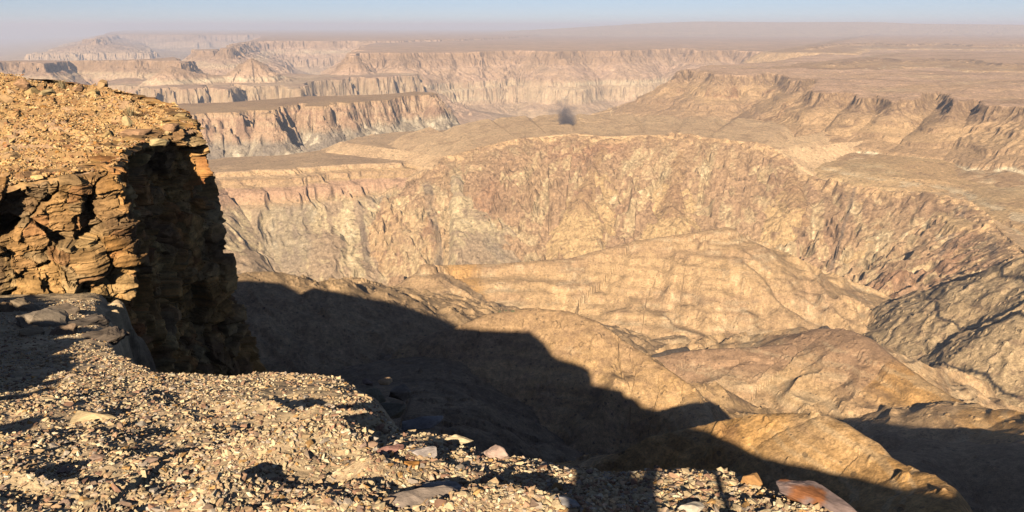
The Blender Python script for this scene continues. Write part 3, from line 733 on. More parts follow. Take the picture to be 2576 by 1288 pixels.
def build_ledge():
    az = np.radians(np.concatenate([np.linspace(-75, -41, 50), np.linspace(-40.8, 40.8, 700), np.linspace(41, 75, 40)]))
    r = np.exp(np.linspace(math.log(0.7), math.log(27), 620))
    X = (np.sin(az)[None, :] * r[:, None]).ravel(); Y = (np.cos(az)[None, :] * r[:, None]).ravel()
    Z, s = ledge_z(X, Y)
    Vl = np.stack([X, Y, Z], -1)
    a = fbm(X / 1.2, Y / 1.2, 101, 3); b = fbm(X / .25, Y / .25, 102, 3)
    c = mix(C3(.60, .45, .275) * np.ones((len(X), 1)), C3(.44, .305, .2), .3 + a + b * .6)
    c = mix(c, C3(.54, .41, .26), sstep(.05, .35, a) * .6)
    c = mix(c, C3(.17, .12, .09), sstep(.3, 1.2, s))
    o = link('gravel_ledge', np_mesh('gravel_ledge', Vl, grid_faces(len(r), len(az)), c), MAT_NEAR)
    tag(o, 'sandy stony ledge at the viewpoint, falling away into the shadow', 'ledge', kind='structure')
build_ledge()

# ------------------------------------------------------------------ the rocky promontory at the left
K = 1.2
PT = (-4.15 * K, 0, .075)
RIM_PX = [(-420, 520), (-200, 500), (-60, 476), (0, 468), (60, 462), (120, 452), (190, 447), (215, 438), (255, 434), (282, 430), (300, 415), (322, 392), (360, 362), (400, 342), (450, 330), (480, 322), (500, 318), (497, 306), (470, 285), (440, 268), (400, 254), (340, 238), (280, 226), (200, 212), (120, 203), (60, 197), (0, 192)]
RIM = [at_plane(u, v, PT) for u, v in RIM_PX] + [(-34, 50), (-60, 46), (-60, 20)]

def prom_top(x, y):
    s, t = sd_poly(x, y, RIM)
    z = PT[0] + PT[2] * y
    z = z + .14 * fbm(x / 3.5, y / 3.5, 111, 3) + .09 * fbm(x / 1.1, y / 1.1, 112, 3) + .05 * fbm(x / .35, y / .35, 113, 2)
    led = fbm(x / 2.2, y / 1.2, 114, 3)
    z = z + .12 * sstep(.06, .12, led) * (1 - sstep(-1.0, -.2, s)) + .12 * sstep(.22, .27, led)
    return z, s

def build_top():
    az = np.radians(np.linspace(-58, -17, 620)); r = np.exp(np.linspace(math.log(17), math.log(62), 520))
    X = (np.sin(az)[None, :] * r[:, None]).ravel(); Y = (np.cos(az)[None, :] * r[:, None]).ravel()
    Z, s = prom_top(X, Y)
    Z = Z - np.interp(s, [-.5, -.1, .1, .6], [0, .05, .25, 1.0])
    fc = grid_faces(len(r), len(az)); fc = fc[s[fc].max(1) < .03]
    used, inv = np.unique(fc.ravel(), return_inverse=True)
    a = fbm(X / 2, Y / 2, 115, 3); b = fbm(X / .4, Y / .4, 116, 3)
    c = mix(C3(.47, .295, .13) * np.ones((len(X), 1)), C3(.32, .185, .095), .35 + a * .8 + b * .8)
    c = mix(c, C3(.46, .30, .21), sstep(24, 18, np.hypot(X, Y)) * .0 + sstep(.1, .4, -a) * .6)
    return X, Y, Z, c, used, inv.reshape(-1, 4)

def build_wall():
    P = np.array(RIM); n0, n1 = 1, 24
    pts = P[n0:n1 + 1]
    seg = np.linalg.norm(np.diff(pts, axis=0), axis=1); cum = np.concatenate([[0], np.cumsum(seg)])
    # dense along the visible stretch
    i_a, i_b = 2 - n0, 20 - n0
    S = np.concatenate([np.arange(0, cum[i_a], .12), np.arange(cum[i_a], cum[i_b], .028), np.arange(cum[i_b], cum[-1], .12)])
    px_, py_ = np.interp(S, cum, pts[:, 0]), np.interp(S, cum, pts[:, 1])
    k = 15; ker = np.ones(k) / k
    tx = np.convolve(np.gradient(np.pad(px_, k, mode='edge')), ker, 'same')[k:-k]; ty = np.convolve(np.gradient(np.pad(py_, k, mode='edge')), ker, 'same')[k:-k]
    ln = np.hypot(tx, ty) + 1e-9
    nx, ny = ty / ln, -tx / ln
    D = np.concatenate([np.arange(-.02, 5.2, .028), np.arange(5.2, 9, .06), np.arange(9, 22, .25)])
    SS, DD = np.meshgrid(S, D)
    g = np.random.default_rng(3)
    def cells(u, v, seed):
        """jittered cells: id, distance to the border, local coordinates"""
        J = np.random.default_rng(seed).uniform(-.46, .46, (128, 128, 2))
        iu, iv = np.floor(u).astype(int), np.floor(v).astype(int)
        f1 = np.full(u.shape, 9.0); f2 = np.full(u.shape, 9.0); cid = np.zeros(u.shape, int); lu = np.zeros(u.shape); lv = np.zeros(u.shape)
        for a in (-1, 0, 1):
            for b in (-1, 0, 1):
                cu, cv = (iu + a) & 127, (iv + b) & 127
                du, dv = u - (iu + a + .5 + J[cu, cv, 0]), v - (iv + b + .5 + J[cu, cv, 1])
                d = np.maximum(np.abs(du), np.abs(dv)) * .65 + np.hypot(du, dv) * .35
                m = d < f1
                f2 = np.where(m, f1, np.minimum(f2, d)); f1 = np.where(m, d, f1)
                cid = np.where(m, cu * 128 + cv, cid); lu = np.where(m, du, lu); lv = np.where(m, dv, lv)
        return cid, f2 - f1, lu, lv
    wu = SS + .28 * fbm(SS / 1.6, DD / 1.6, 121, 3) + .06 * fbm(SS / .3, DD / .3, 122, 3)
    wv = DD + .22 * fbm(SS / 1.9, DD / 1.4, 123, 3) + .05 * fbm(SS / .3, DD / .3, 124, 3) + .12 * SS * .35
    id1, e1, l1u, l1v = cells(wu / 1.25, wv / 1.0, 31)
    id2, e2, l2u, l2v = cells(wu / .50 + 7, wv / .38, 32)
    id3, e3, l3u, l3v = cells(wu / .20, wv / .12, 33)
    NN = 128 * 128
    o1 = g.normal(0, .20, NN); o1[g.random(NN) < .16] -= .55
    o2 = g.normal(0, .085, NN); o2[g.random(NN) < .12] -= .28
    o3 = g.normal(0, .022, NN)
    tA, tB, tC, tD = g.normal(0, .20, NN), g.normal(0, .16, NN), g.normal(0, .11, NN), g.normal(0, .10, NN)
    near_top = 1 - sstep(.25, .7, DD)
    offs = (o1[id1] + tA[id1] * l1u + tB[id1] * l1v) * (1 - .6 * near_top) + o2[id2] + tC[id2] * l2u + tD[id2] * l2v + o3[id3]
    bed = gnoise(wv / .16, SS / 6, 131) + .6 * gnoise(wv / .055, SS / 3, 132)
    offs = offs + .05 * bed * (.5 + near_top)
    offs = offs - .20 * (1 - sstep(0, .07, e1)) * (fbm(SS / 2, DD / 2, 133, 2) > -.1) - .05 * (1 - sstep(0, .08, e2))
    offs = offs + .06 * fbm(SS / .35, DD / .35, 125, 3) + .40 * fbm(SS / 2.5, DD / 4, 126, 2)
    pal = np.array([(.46, .24, .08), (.40, .21, .08), (.52, .33, .14), (.38, .16, .06), (.33, .21, .10), (.49, .27, .10), (.42, .29, .15)])
    bcol = pal[g.integers(0, 7, NN)] * g.uniform(.75, 1.15, (NN, 1)); bcol2 = pal[g.integers(0, 7, NN)] * g.uniform(.7, 1.2, (NN, 1))
    flare = np.interp(DD, [0, 1.5, 3, 6, 10, 22], [0, .05, .15, .6, 1.5, 5])
    offs = offs + flare - .25 * (1 - sstep(0, .25, DD)) - .35 * (1 - sstep(-.01, .05, DD))
    _e = offs - flare
    offs = flare + np.where(_e > .18, .18 + .34 * (1 - np.exp(-np.clip(_e - .18, 0, 9) / .34)), _e) + .03 * bed
    CC = bcol[id1] * .5 + bcol2[id2] * .5
    X = px_[None, :] + nx[None, :] * offs; Y = py_[None, :] + ny[None, :] * offs
    zt = PT[0] + PT[2] * py_
    Z = zt[None, :] + .12 - DD + .015 * gnoise(SS / .1, DD / .1, 127)
    c = CC
    n = fbm(SS / .5, DD / .2, 128, 4)[..., None]
    c = c * (1 + n * .9 + .18 * bed[..., None])
    c = c + (np.array([.16, .10, .06]) - c) * np.clip(sstep(.05, .3, fbm(SS / 1.8, DD / 2.5, 129, 3)) * .7, 0, 1)[..., None]
    return X, Y, Z, np.clip(c, .03, .7).reshape(-1, 3)

def build_promontory():
    X, Y, Z, c, used, inv = build_top()
    root = bpy.data.objects.new('promontory', None); COL.objects.link(root)
    root.location = (-14, 22, -4)
    tag(root, 'rocky promontory at the left with a rubble top and a black shaded cliff', 'promontory', kind='structure')
    def child(name, V, Fc, col):
        o = link(name, np_mesh(name, np.asarray(V) - np.array([-14, 22, -4]), Fc, col), MAT_NEAR, root)
        return o
    child('rubble_top', np.stack([X, Y, Z], -1)[used], inv, c[used])
    wx, wy, wz, wc = build_wall()
    child('cliff_face', np.stack([wx.ravel(), wy.ravel(), wz.ravel()], -1), grid_faces(*wx.shape)[:, ::-1], wc)
build_promontory()

# ------------------------------------------------------------------ stones
def hull_rock(seed, npts=14, box=.6):
    g = np.random.default_rng(seed)
    p = g.normal(size=(npts, 3)); p /= np.linalg.norm(p, axis=1, keepdims=True)
    q = p / np.max(np.abs(p), axis=1, keepdims=True)
    p = p * (1 - box) + q * box * .8
    p *= g.uniform(.75, 1.1, (npts, 1))
    bm = bmesh.new()
    vs = [bm.verts.new(v) for v in p]
    bmesh.ops.convex_hull(bm, input=vs)
    for v in [v for v in bm.verts if not v.link_faces]: bm.verts.remove(v)
    bmesh.ops.triangulate(bm, faces=bm.faces[:])
    bm.verts.ensure_lookup_table(); bm.verts.index_update()
    V = np.array([v.co[:] for v in bm.verts]); Fc = np.array([[v.index for v in f.verts] for f in bm.faces])
    bm.free()
    return V, Fc
PROTO = [hull_rock(100 + i, 9 + i % 5, .2 + .6 * (i % 4) / 3) for i in range(24)]

PALETTE = np.array([(.62, .48, .29), (.57, .43, .26), (.53, .375, .215), (.48, .32, .19), (.38, .235, .15), (.31, .18, .12), (.44, .36, .28), (.35, .285, .23), (.46, .27, .11), (.68, .57, .39), (.24, .165, .12), (.53, .39, .27)])
PW = np.array([.17, .15, .13, .11, .09, .06, .07, .05, .05, .06, .03, .03]); PW = PW / PW.sum()

def scatter(pos, size, g, flat=(.38, .8), sink=.33, palette=PALETTE, pw=PW):
    n = len(pos); which = g.integers(0, len(PROTO), n)
    colr = np.clip(palette[g.choice(len(palette), n, p=pw)] * g.uniform(.9, 1.3, (n, 1)), 0, .8)
    th = g.uniform(0, 2 * math.pi, n); tl = g.normal(0, .22, n); ph = g.uniform(0, 2 * math.pi, n)
    sx = size * g.uniform(.75, 1.35, n); sy = size * g.uniform(.55, 1.0, n); sz = size * g.uniform(flat[0], flat[1], n)
    Vs, Fs, Cs = [], [], []; base = 0
    for k, (pv, pf) in enumerate(PROTO):
        idx = np.where(which == k)[0]
        if not len(idx): continue
        v = pv[None] * np.stack([sx[idx], sy[idx], sz[idx]], -1)[:, None, :]
        c, s = np.cos(th[idx])[:, None], np.sin(th[idx])[:, None]
        x = v[..., 0] * c - v[..., 1] * s; y = v[..., 0] * s + v[..., 1] * c; z = v[..., 2]
        z = z + tl[idx][:, None] * (x * np.cos(ph[idx])[:, None] + y * np.sin(ph[idx])[:, None])
        x = x + pos[idx, 0:1]; y = y + pos[idx, 1:2]; z = z + pos[idx, 2:3] + (sz[idx] * (.9 - sink * 2))[:, None]
        nv = pv.shape[0]
        Vs.append(np.stack([x, y, z], -1).reshape(-1, 3)); Cs.append(np.repeat(colr[idx], nv, 0))
        Fs.append((pf[None] + (np.arange(len(idx)) * nv)[:, None, None] + base).reshape(-1, 3)); base += nv * len(idx)
    return np.concatenate(Vs), np.concatenate(Fs), np.concatenate(Cs)

def ledge_gravel():
    g = np.random.default_rng(21)
    n = 170000
    az = np.radians(g.uniform(-40, 40, n)); r = np.exp(g.uniform(math.log(1.9), math.log(19), n))
    # fewer per area far off, where they are also larger
    x, y = np.sin(az) * r, np.cos(az) * r
    s, _ = sd_poly(x, y, LEDGE_POLY)
    ok = s < .05
    bare = np.zeros(n)
    for (u, v, w) in ((735, 985, .55), (1010, 1112, .22), (1060, 1118, .2), (700, 1005, .4)):
        p = at_ledge(u, v); bare = np.maximum(bare, np.exp(-((x - p[0]) ** 2 + (y - p[1]) ** 2) / w ** 2))
    ok &= g.random(n) > np.maximum(bare * .85, .55 * sstep(.0, .35, fbm(x / .9, y / .9, 104, 3)))
    x, y, r = x[ok], y[ok], r[ok]
    z, _ = ledge_z(x, y)
    sz = np.clip(np.exp(g.normal(math.log(.0074), .5, len(x))), .003, .028) + .0009 * r
    o = link('gravel', np_mesh('gravel', *scatter(np.stack([x, y, z], -1), sz, g)), MAT_STONE)
    tag(o, 'dense angular gravel covering the ledge at the viewpoint', 'gravel', kind='stuff')
    n = 90000
    az = np.radians(g.uniform(-44, -20, n)); r = np.exp(g.uniform(math.log(17), math.log(52), n))
    x, y = np.sin(az) * r, np.cos(az) * r
    z, s = prom_top(x, y)
    ok = s < -.08
    x, y, z, r = x[ok], y[ok], z[ok], r[ok]
    sz = np.clip(np.exp(g.normal(math.log(.026), .55, len(x))), .012, .15) + .0006 * r
    pal = PALETTE * np.array([.95, .80, .60])
    o = link('rubble', np_mesh('rubble', *scatter(np.stack([x, y, z], -1), sz, g, palette=pal)), MAT_STONE)
    tag(o, 'loose rubble strewn over the top of the left promontory', 'rubble', kind='stuff')
ledge_gravel()

# ------------------------------------------------------------------ single rocks
def rock_mesh(name, seed, dims, col, col2=None, cuts=2, rough=.05, box=.7, npts=16, patch=.0):
    V0, F0 = hull_rock(seed, npts, box)
    bm = bmesh.new()
    vs = [bm.verts.new(v) for v in V0 * np.array(dims) / 2]
    for f in F0:
        try: bm.faces.new([vs[i] for i in f])
        except ValueError: pass
    bmesh.ops.recalc_face_normals(bm, faces=bm.faces)
    bmesh.ops.bevel(bm, geom=bm.edges[:], offset=min(dims) * .05, segments=1, affect='EDGES', clamp_overlap=True)
    bmesh.ops.triangulate(bm, faces=bm.faces[:])
    if cuts: bmesh.ops.subdivide_edges(bm, edges=bm.edges[:], cuts=cuts, use_grid_fill=True)
    bmesh.ops.triangulate(bm, faces=bm.faces[:])
    bm.verts.ensure_lookup_table(); bm.normal_update()
    P = np.array([v.co[:] for v in bm.verts]); Nn = np.array([v.normal[:] for v in bm.verts])
    L = max(dims)
    n = fbm(P[:, 0] / L * 4 + P[:, 2] / L * 9, P[:, 1] / L * 4 - P[:, 2] / L * 5, seed, 3)
    strat = gnoise(P[:, 2] / (dims[2] * .12), P[:, 0] / L * 1.5, seed + 3)
    P = P + Nn * (n * rough * L * .6 + strat * rough * L * .18)[:, None]
    Fc = np.array([[v.index for v in f.verts] for f in bm.faces]); bm.free()
    c = np.array(col)[None, :] * (1 + .5 * n[:, None])
    if col2 is not None:
        w = sstep(patch - .08, patch + .08, fbm(P[:, 0] / L * 3, P[:, 1] / L * 3, seed + 9, 2))
        c = c + (np.array(col2)[None, :] - c) * w[:, None]
    return np_mesh(name, P, Fc, np.clip(c, .02, .75))

def put_rock(name, label, cat, loc, dims, seed, col, rot=(0, 0, 0), group=None, **kw):
    o = link(name, rock_mesh(name, seed, dims, col, **kw), MAT_STONE)
    o.location = loc; o.rotation_euler = rot
    return tag(o, label, cat, group)

def on_ledge(u, v):
    p = at_ledge(u, v); z, _ = ledge_z(np.array([p[0]]), np.array([p[1]]), False)
    return (p[0], p[1], float(z[0]))

LILAC, RUST, CREAMC, GREYC = (.21, .155, .145), (.28, .115, .05), (.62, .50, .32), (.34, .27, .22)
def lift(p, h): return (p[0], p[1], p[2] + h)
put_rock('stone_slab', 'long lilac grey slab with a rust red patch on the right end of the ledge', 'slab', lift(on_ledge(2045, 1252), .045), (.37, .17, .09), 301, LILAC, (-.1, .22, -.25), col2=RUST, patch=.27, box=.85, npts=20, cuts=3)
put_rock('chunky_rock', 'chunky orange brown rock on the ledge rim beside the lilac slab', 'rock', lift(on_ledge(1890, 1206), .03), (.11, .09, .085), 302, (.44, .24, .10), (0, .2, .4), box=.8)
put_rock('rim_stone', 'cream bone shaped stone lying on the ledge rim', 'stone', lift(on_ledge(1158, 1116), .02), (.17, .06, .055), 303, CREAMC, (0, .03, .1), box=.5)
put_rock('rim_stone', 'pinkish grey blocky stone on the ledge rim right of the cream stone', 'stone', lift(on_ledge(1252, 1146), .03), (.16, .10, .085), 304, (.46, .33, .27), (0, 0, -.3), box=.8)
put_rock('pale_stone', 'pale grey rounded stone near the pole shadow at the bottom', 'stone', lift(on_ledge(1738, 1276), .012), (.12, .08, .05), 305, (.52, .45, .36), (0, 0, .2), box=.3)
put_rock('red_slab', 'flat dark red slab in the gravel above the orange stone', 'slab', lift(on_ledge(988, 1170), .01), (.16, .07, .035), 306, (.30, .16, .13), (.1, 0, .3), box=.85)
put_rock('orange_stone', 'rusty orange stone in the gravel left of the person shadow', 'stone', lift(on_ledge(1030, 1196), .012), (.11, .065, .05), 307, (.50, .24, .07), (0, 0, .1), box=.6)
put_rock('grey_stone', 'flat lilac grey stone behind the rusty orange one', 'stone', lift(on_ledge(1058, 1178), .016), (.17, .10, .06), 317, (.42, .36, .33), (0.1, 0, .2), box=.6)
put_rock('tan_slab', 'tan slab half buried in the gravel on the left of the ledge', 'slab', lift(on_ledge(232, 1056), .02), (.34, .15, .07), 308, (.50, .38, .22), (.15, .05, .1), box=.85)
put_rock('grey_plate', 'broad grey bedrock plate at the bottom edge of the ledge', 'plate', lift(on_ledge(1075, 1268), .0), (.36, .18, .05), 309, GREYC, (.15, .08, .1), box=.85, npts=22)
put_rock('grey_plate', 'thin layered grey plate above the broad bedrock plate', 'plate', lift(on_ledge(1120, 1228), .0), (.22, .10, .04), 310, (.38, .33, .29), (.15, .05, -.1), box=.85)
put_rock('grey_plate', 'bluish plate of rock in the person shadow at the bottom edge', 'plate', lift(on_ledge(1390, 1284), .005), (.24, .10, .05), 311, (.33, .31, .30), (.1, 0, 0), box=.85)
put_rock('dark_slab', 'thin slab lying in the shade just under the ledge rim', 'slab', lift(at_ledge(1062, 1066, -.35), 0), (.42, .22, .08), 312, (.33, .29, .27), (.1, -.2, .3), box=.85)

# boulders at the foot of the promontory
for (u, v, r, d, sd, col, lab) in [
    (15, 772, 15.5, (.8, .6, .42), 321, (.30, .20, .12), 'brown boulder at the left edge under the promontory face'),
    (62, 770, 15.0, (1.1, .7, .36), 322, (.33, .25, .17), 'flat grey slab boulder under the orange cliff face'),
    (150, 775, 15.4, (.9, .6, .45), 323, (.26, .2, .15), 'grey boulder in shade right of the flat slab boulder'),
    (118, 806, 13.8, (1.0, .7, .5), 324, (.40, .32, .24), 'pale brown wedge boulder standing on the gravel below the cliff'),
    (215, 802, 14.6, (1.2, .7, .40), 325, (.20, .16, .13), 'large dark slab boulder in the shade of the cliff corner'),
    (75, 830, 12.8, (.7, .45, .28), 326, (.44, .32, .20), 'tan boulder at the gravel edge below the wedge boulder'),
    (160, 830, 13.2, (.6, .5, .34), 327, (.36, .25, .17), 'small brown boulder right of the tan boulder'),
    (255, 842, 13.4, (.9, .55, .3), 328, (.18, .14, .11), 'dark flat boulder lowest in the shade by the cliff')]:
    put_rock('boulder', lab, 'boulder', lift(on_ledge(u, v + 14), d[2] * .08), tuple(q * .85 for q in d), sd, tuple(q * .72 for q in col), (.1 * (sd % 3 - 1), .12, sd * .7), group='boulders at the foot of the promontory', box=.6, cuts=4, npts=20, rough=.11)
# boulders on the rubble top
for (u, v, d, sd, lab) in [
    (62, 236, (.9, .7, .65), 331, 'squarish boulder with a dark shadow, upper left on the promontory'),
    (88, 240, (.8, .6, .5), 332, 'boulder leaning against the squarish one on the promontory'),
    (15, 262, (.8, .6, .55), 333, 'boulder at the far left edge of the promontory top'),
    (125, 258, (.7, .6, .5), 334, 'rounded boulder with a wide black shadow on the promontory'),
    (200, 240, (1.0, .5, .5), 335, 'long boulder in the dark cleft on the promontory crest'),
    (232, 252, (.8, .6, .55), 336, 'blocky boulder below the crest cleft of the promontory'),
    (262, 238, (.7, .5, .5), 337, 'boulder at the right end of the crest cleft'),
    (322, 322, (.35, .3, .55), 338, 'upright pale yellow boulder near the shaded notch'),
    (345, 345, (1.0, .6, .5), 339, 'big dark boulder in the notch at the promontory edge'),
    (270, 345, (.6, .45, .35), 340, 'reddish boulder in the middle of the promontory rubble'),
    (28, 398, (.55, .4, .3), 341, 'pale wedge boulder at the left of the promontory rubble'),
    (405, 372, (.8, .6, .35), 342, 'flat pinkish capstone boulder on the promontory rim'),
    (428, 330, (.6, .5, .55), 343, 'blocky olive boulder on the promontory rim'),
    (455, 300, (.7, .5, .45), 344, 'boulder on the far right shoulder of the promontory'),
    (14, 325, (.6, .5, .45), 345, 'boulder beside a black hollow on the promontory')]:
    x, y = at_plane(u, v, PT); z, _ = prom_top(np.array([x]), np.array([y]))
    pal = [(.46, .32, .15), (.42, .27, .14), (.50, .38, .20), (.40, .24, .14)][sd % 4]
    put_rock('boulder', lab, 'boulder', (x, y, float(z[0]) + d[2] * .22), d, sd, pal, (.15 * (sd % 3 - 1), .1, sd * 1.3), group='boulders on the promontory top', box=.75, cuts=2, npts=16)

# stacked rock pinnacle just beyond the ledge
def rock_stack():
    base = at_r(972, 1066, 7.6)
    root = bpy.data.objects.new('rock_stack', None); COL.objects.link(root); root.location = base
    tag(root, 'dark stack of rocks with one sunlit capstone beyond the ledge rim', 'rock stack')
    def part(nm, off, dims, sd, col, rot=(0, 0, 0)):
        o = link(nm, rock_mesh(nm, sd, dims, col, box=.75, cuts=2), MAT_STONE, root)
        o.location = off; o.rotation_euler = rot
        return o
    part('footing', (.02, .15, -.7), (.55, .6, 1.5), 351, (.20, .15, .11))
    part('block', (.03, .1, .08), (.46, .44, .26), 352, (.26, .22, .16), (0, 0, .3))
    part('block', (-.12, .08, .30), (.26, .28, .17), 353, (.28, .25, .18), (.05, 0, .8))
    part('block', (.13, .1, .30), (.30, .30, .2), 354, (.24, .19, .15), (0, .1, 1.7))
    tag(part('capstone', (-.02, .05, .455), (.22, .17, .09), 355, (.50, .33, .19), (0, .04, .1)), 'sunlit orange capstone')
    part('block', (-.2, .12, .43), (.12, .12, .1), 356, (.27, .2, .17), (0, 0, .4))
rock_stack()

# larger loose stones of the ledge, each one an object
def loose_stones():
    g = np.random.default_rng(77)
    protos = [rock_mesh('loose_stone', 400 + i, (1, .72, .45 + .05 * (i % 4)), [(.52, .40, .25), (.44, .30, .19), (.36, .25, .19), (.56, .46, .31), (.33, .22, .15), (.42, .36, .30)][i % 6], cuts=1, rough=.05, box=.3 + .08 * (i % 6)) for i in range(12)]
    for m in protos: m.materials.append(MAT_STONE)
    k = 0
    while k < 230:
        a = math.radians(g.uniform(-36, 30)); r = math.exp(g.uniform(math.log(2.3), math.log(9.5)))
        x, y = math.sin(a) * r, math.cos(a) * r
        z, s = ledge_z(np.array([x]), np.array([y]), False)
        if s[0] > -.02: continue
        o = bpy.data.objects.new('loose_stone', protos[int(g.integers(0, 12))]); COL.objects.link(o)
        sz = float(np.clip(math.exp(g.normal(math.log(.043), .3)), .028, .085)) * (.62 + .08 * r)
        o.scale = (sz, sz * g.uniform(.75, 1.1), sz * g.uniform(.6, 1.1))
        o.location = (x, y, float(z[0]) + sz * .12)
        o.rotation_euler = (g.normal(0, .2), g.normal(0, .2), g.uniform(0, 6.28))
        tag(o, 'angular stone lying loose among the gravel of the ledge', 'stone', 'loose stones on the ledge')
        k += 1
loose_stones()

def shrubs():
    m = cloth_material('shrub_leaf', (.20, .19, .10)); tw = cloth_material('twig', (.14, .10, .06))
    g = np.random.default_rng(5)
    spots = [(1256, 785, 'pale green shrub leftmost on the flat top of the sandy mound'), (1272, 782, 'widest pale green shrub on the flat top of the sandy mound'),
             (1345, 775, 'small shrub near the crest of the sandy mound'), (1362, 774, 'shrub on the right of the mound top'), (1290, 784, 'low shrub between the others on the mound top')]
    for u, v, lab in spots:
        x, y, z = ray(u, v); h = math.hypot(x, y)
        rq = np.linspace(250, 700, 2000); tz = terrain(x / h * rq, y / h * rq)[0]
        i = int(np.argmax(tz > rq * z / h)); p = (x / h * rq[i], y / h * rq[i], float(tz[i]))
        root = bpy.data.objects.new('shrub', None); COL.objects.link(root); root.location = p
        tag(root, lab, 'shrub', 'shrubs on the sandy mound')
        n = 420; d = g.normal(size=(n, 3)); d /= np.linalg.norm(d, axis=1, keepdims=True); d[:, 2] = np.abs(d[:, 2])
        c = d * (g.uniform(.3, 1, (n, 1)) ** .5) * np.array([1.3, 1.1, .8]) * g.uniform(.7, 1.2)
        a = g.normal(size=(n, 3)) * .11; b = g.normal(size=(n, 3)) * .11
        V = np.concatenate([c - a, c + b, c + a, c - b]); I = np.arange(n)
        link('foliage', np_mesh('foliage', V, np.stack([I, I + n, I + 2 * n, I + 3 * n], -1)), m, root)
        skv, ske = [(0, 0, -.2)], []
        for k in range(6):
            q = k * 1.05; skv += [(.35 * math.cos(q), .35 * math.sin(q), .35), (.8 * math.cos(q), .7 * math.sin(q), .6)]; ske += [(0, 2 * k + 1), (2 * k + 1, 2 * k + 2)]
        skinned('stem', skv, ske, [.06] + [.04, .02] * 6, tw, root, 1)
# ------------------------------------------------------------------ the photographer, whose shadow falls on the gravel, with a trekking pole
def cloth_material(name, col):
    m = bpy.data.materials.new(name); m.use_nodes = True
    b = m.node_tree.nodes["Principled BSDF"]; b.inputs["Roughness"].default_value = .9
    n = m.node_tree.nodes.new("ShaderNodeTexNoise"); n.inputs["Scale"].default_value = 40
    r = m.node_tree.nodes.new("ShaderNodeValToRGB")
    r.color_ramp.elements[0].color = (*[c * .8 for c in col], 1); r.color_ramp.elements[1].color = (*[c * 1.15 for c in col], 1)
    m.node_tree.links.new(n.outputs["Fac"], r.inputs[0]); m.node_tree.links.new(r.outputs[0], b.inputs["Base Color"])
    return m
SKIN_M, SHIRT_M, TROUSER_M, BOOT_M, HAIR_M, POLE_M = [cloth_material(n, c) for n, c in (('skin', (.45, .28, .2)), ('shirt_cloth', (.12, .16, .25)), ('trouser_cloth', (.22, .18, .12)), ('boot_leather', (.1, .06, .04)), ('hair', (.05, .03, .02)), ('pole_metal', (.15, .15, .16)))]

def skinned(name, verts, edges, radii, mat, parent, sub=2, root=0):
    me = bpy.data.meshes.new(name)
    me.from_pydata(verts, edges, [])
    o = link(name, me, mat, parent)
    sk = o.modifiers.new('skin', 'SKIN')
    for i, v in enumerate(me.skin_vertices[0].data):
        v.radius = (radii[i], radii[i]) if not isinstance(radii[i], tuple) else radii[i]
        v.use_root = (i == root)
    sb = o.modifiers.new('sub', 'SUBSURF'); sb.levels = sub; sb.render_levels = sub
    return o

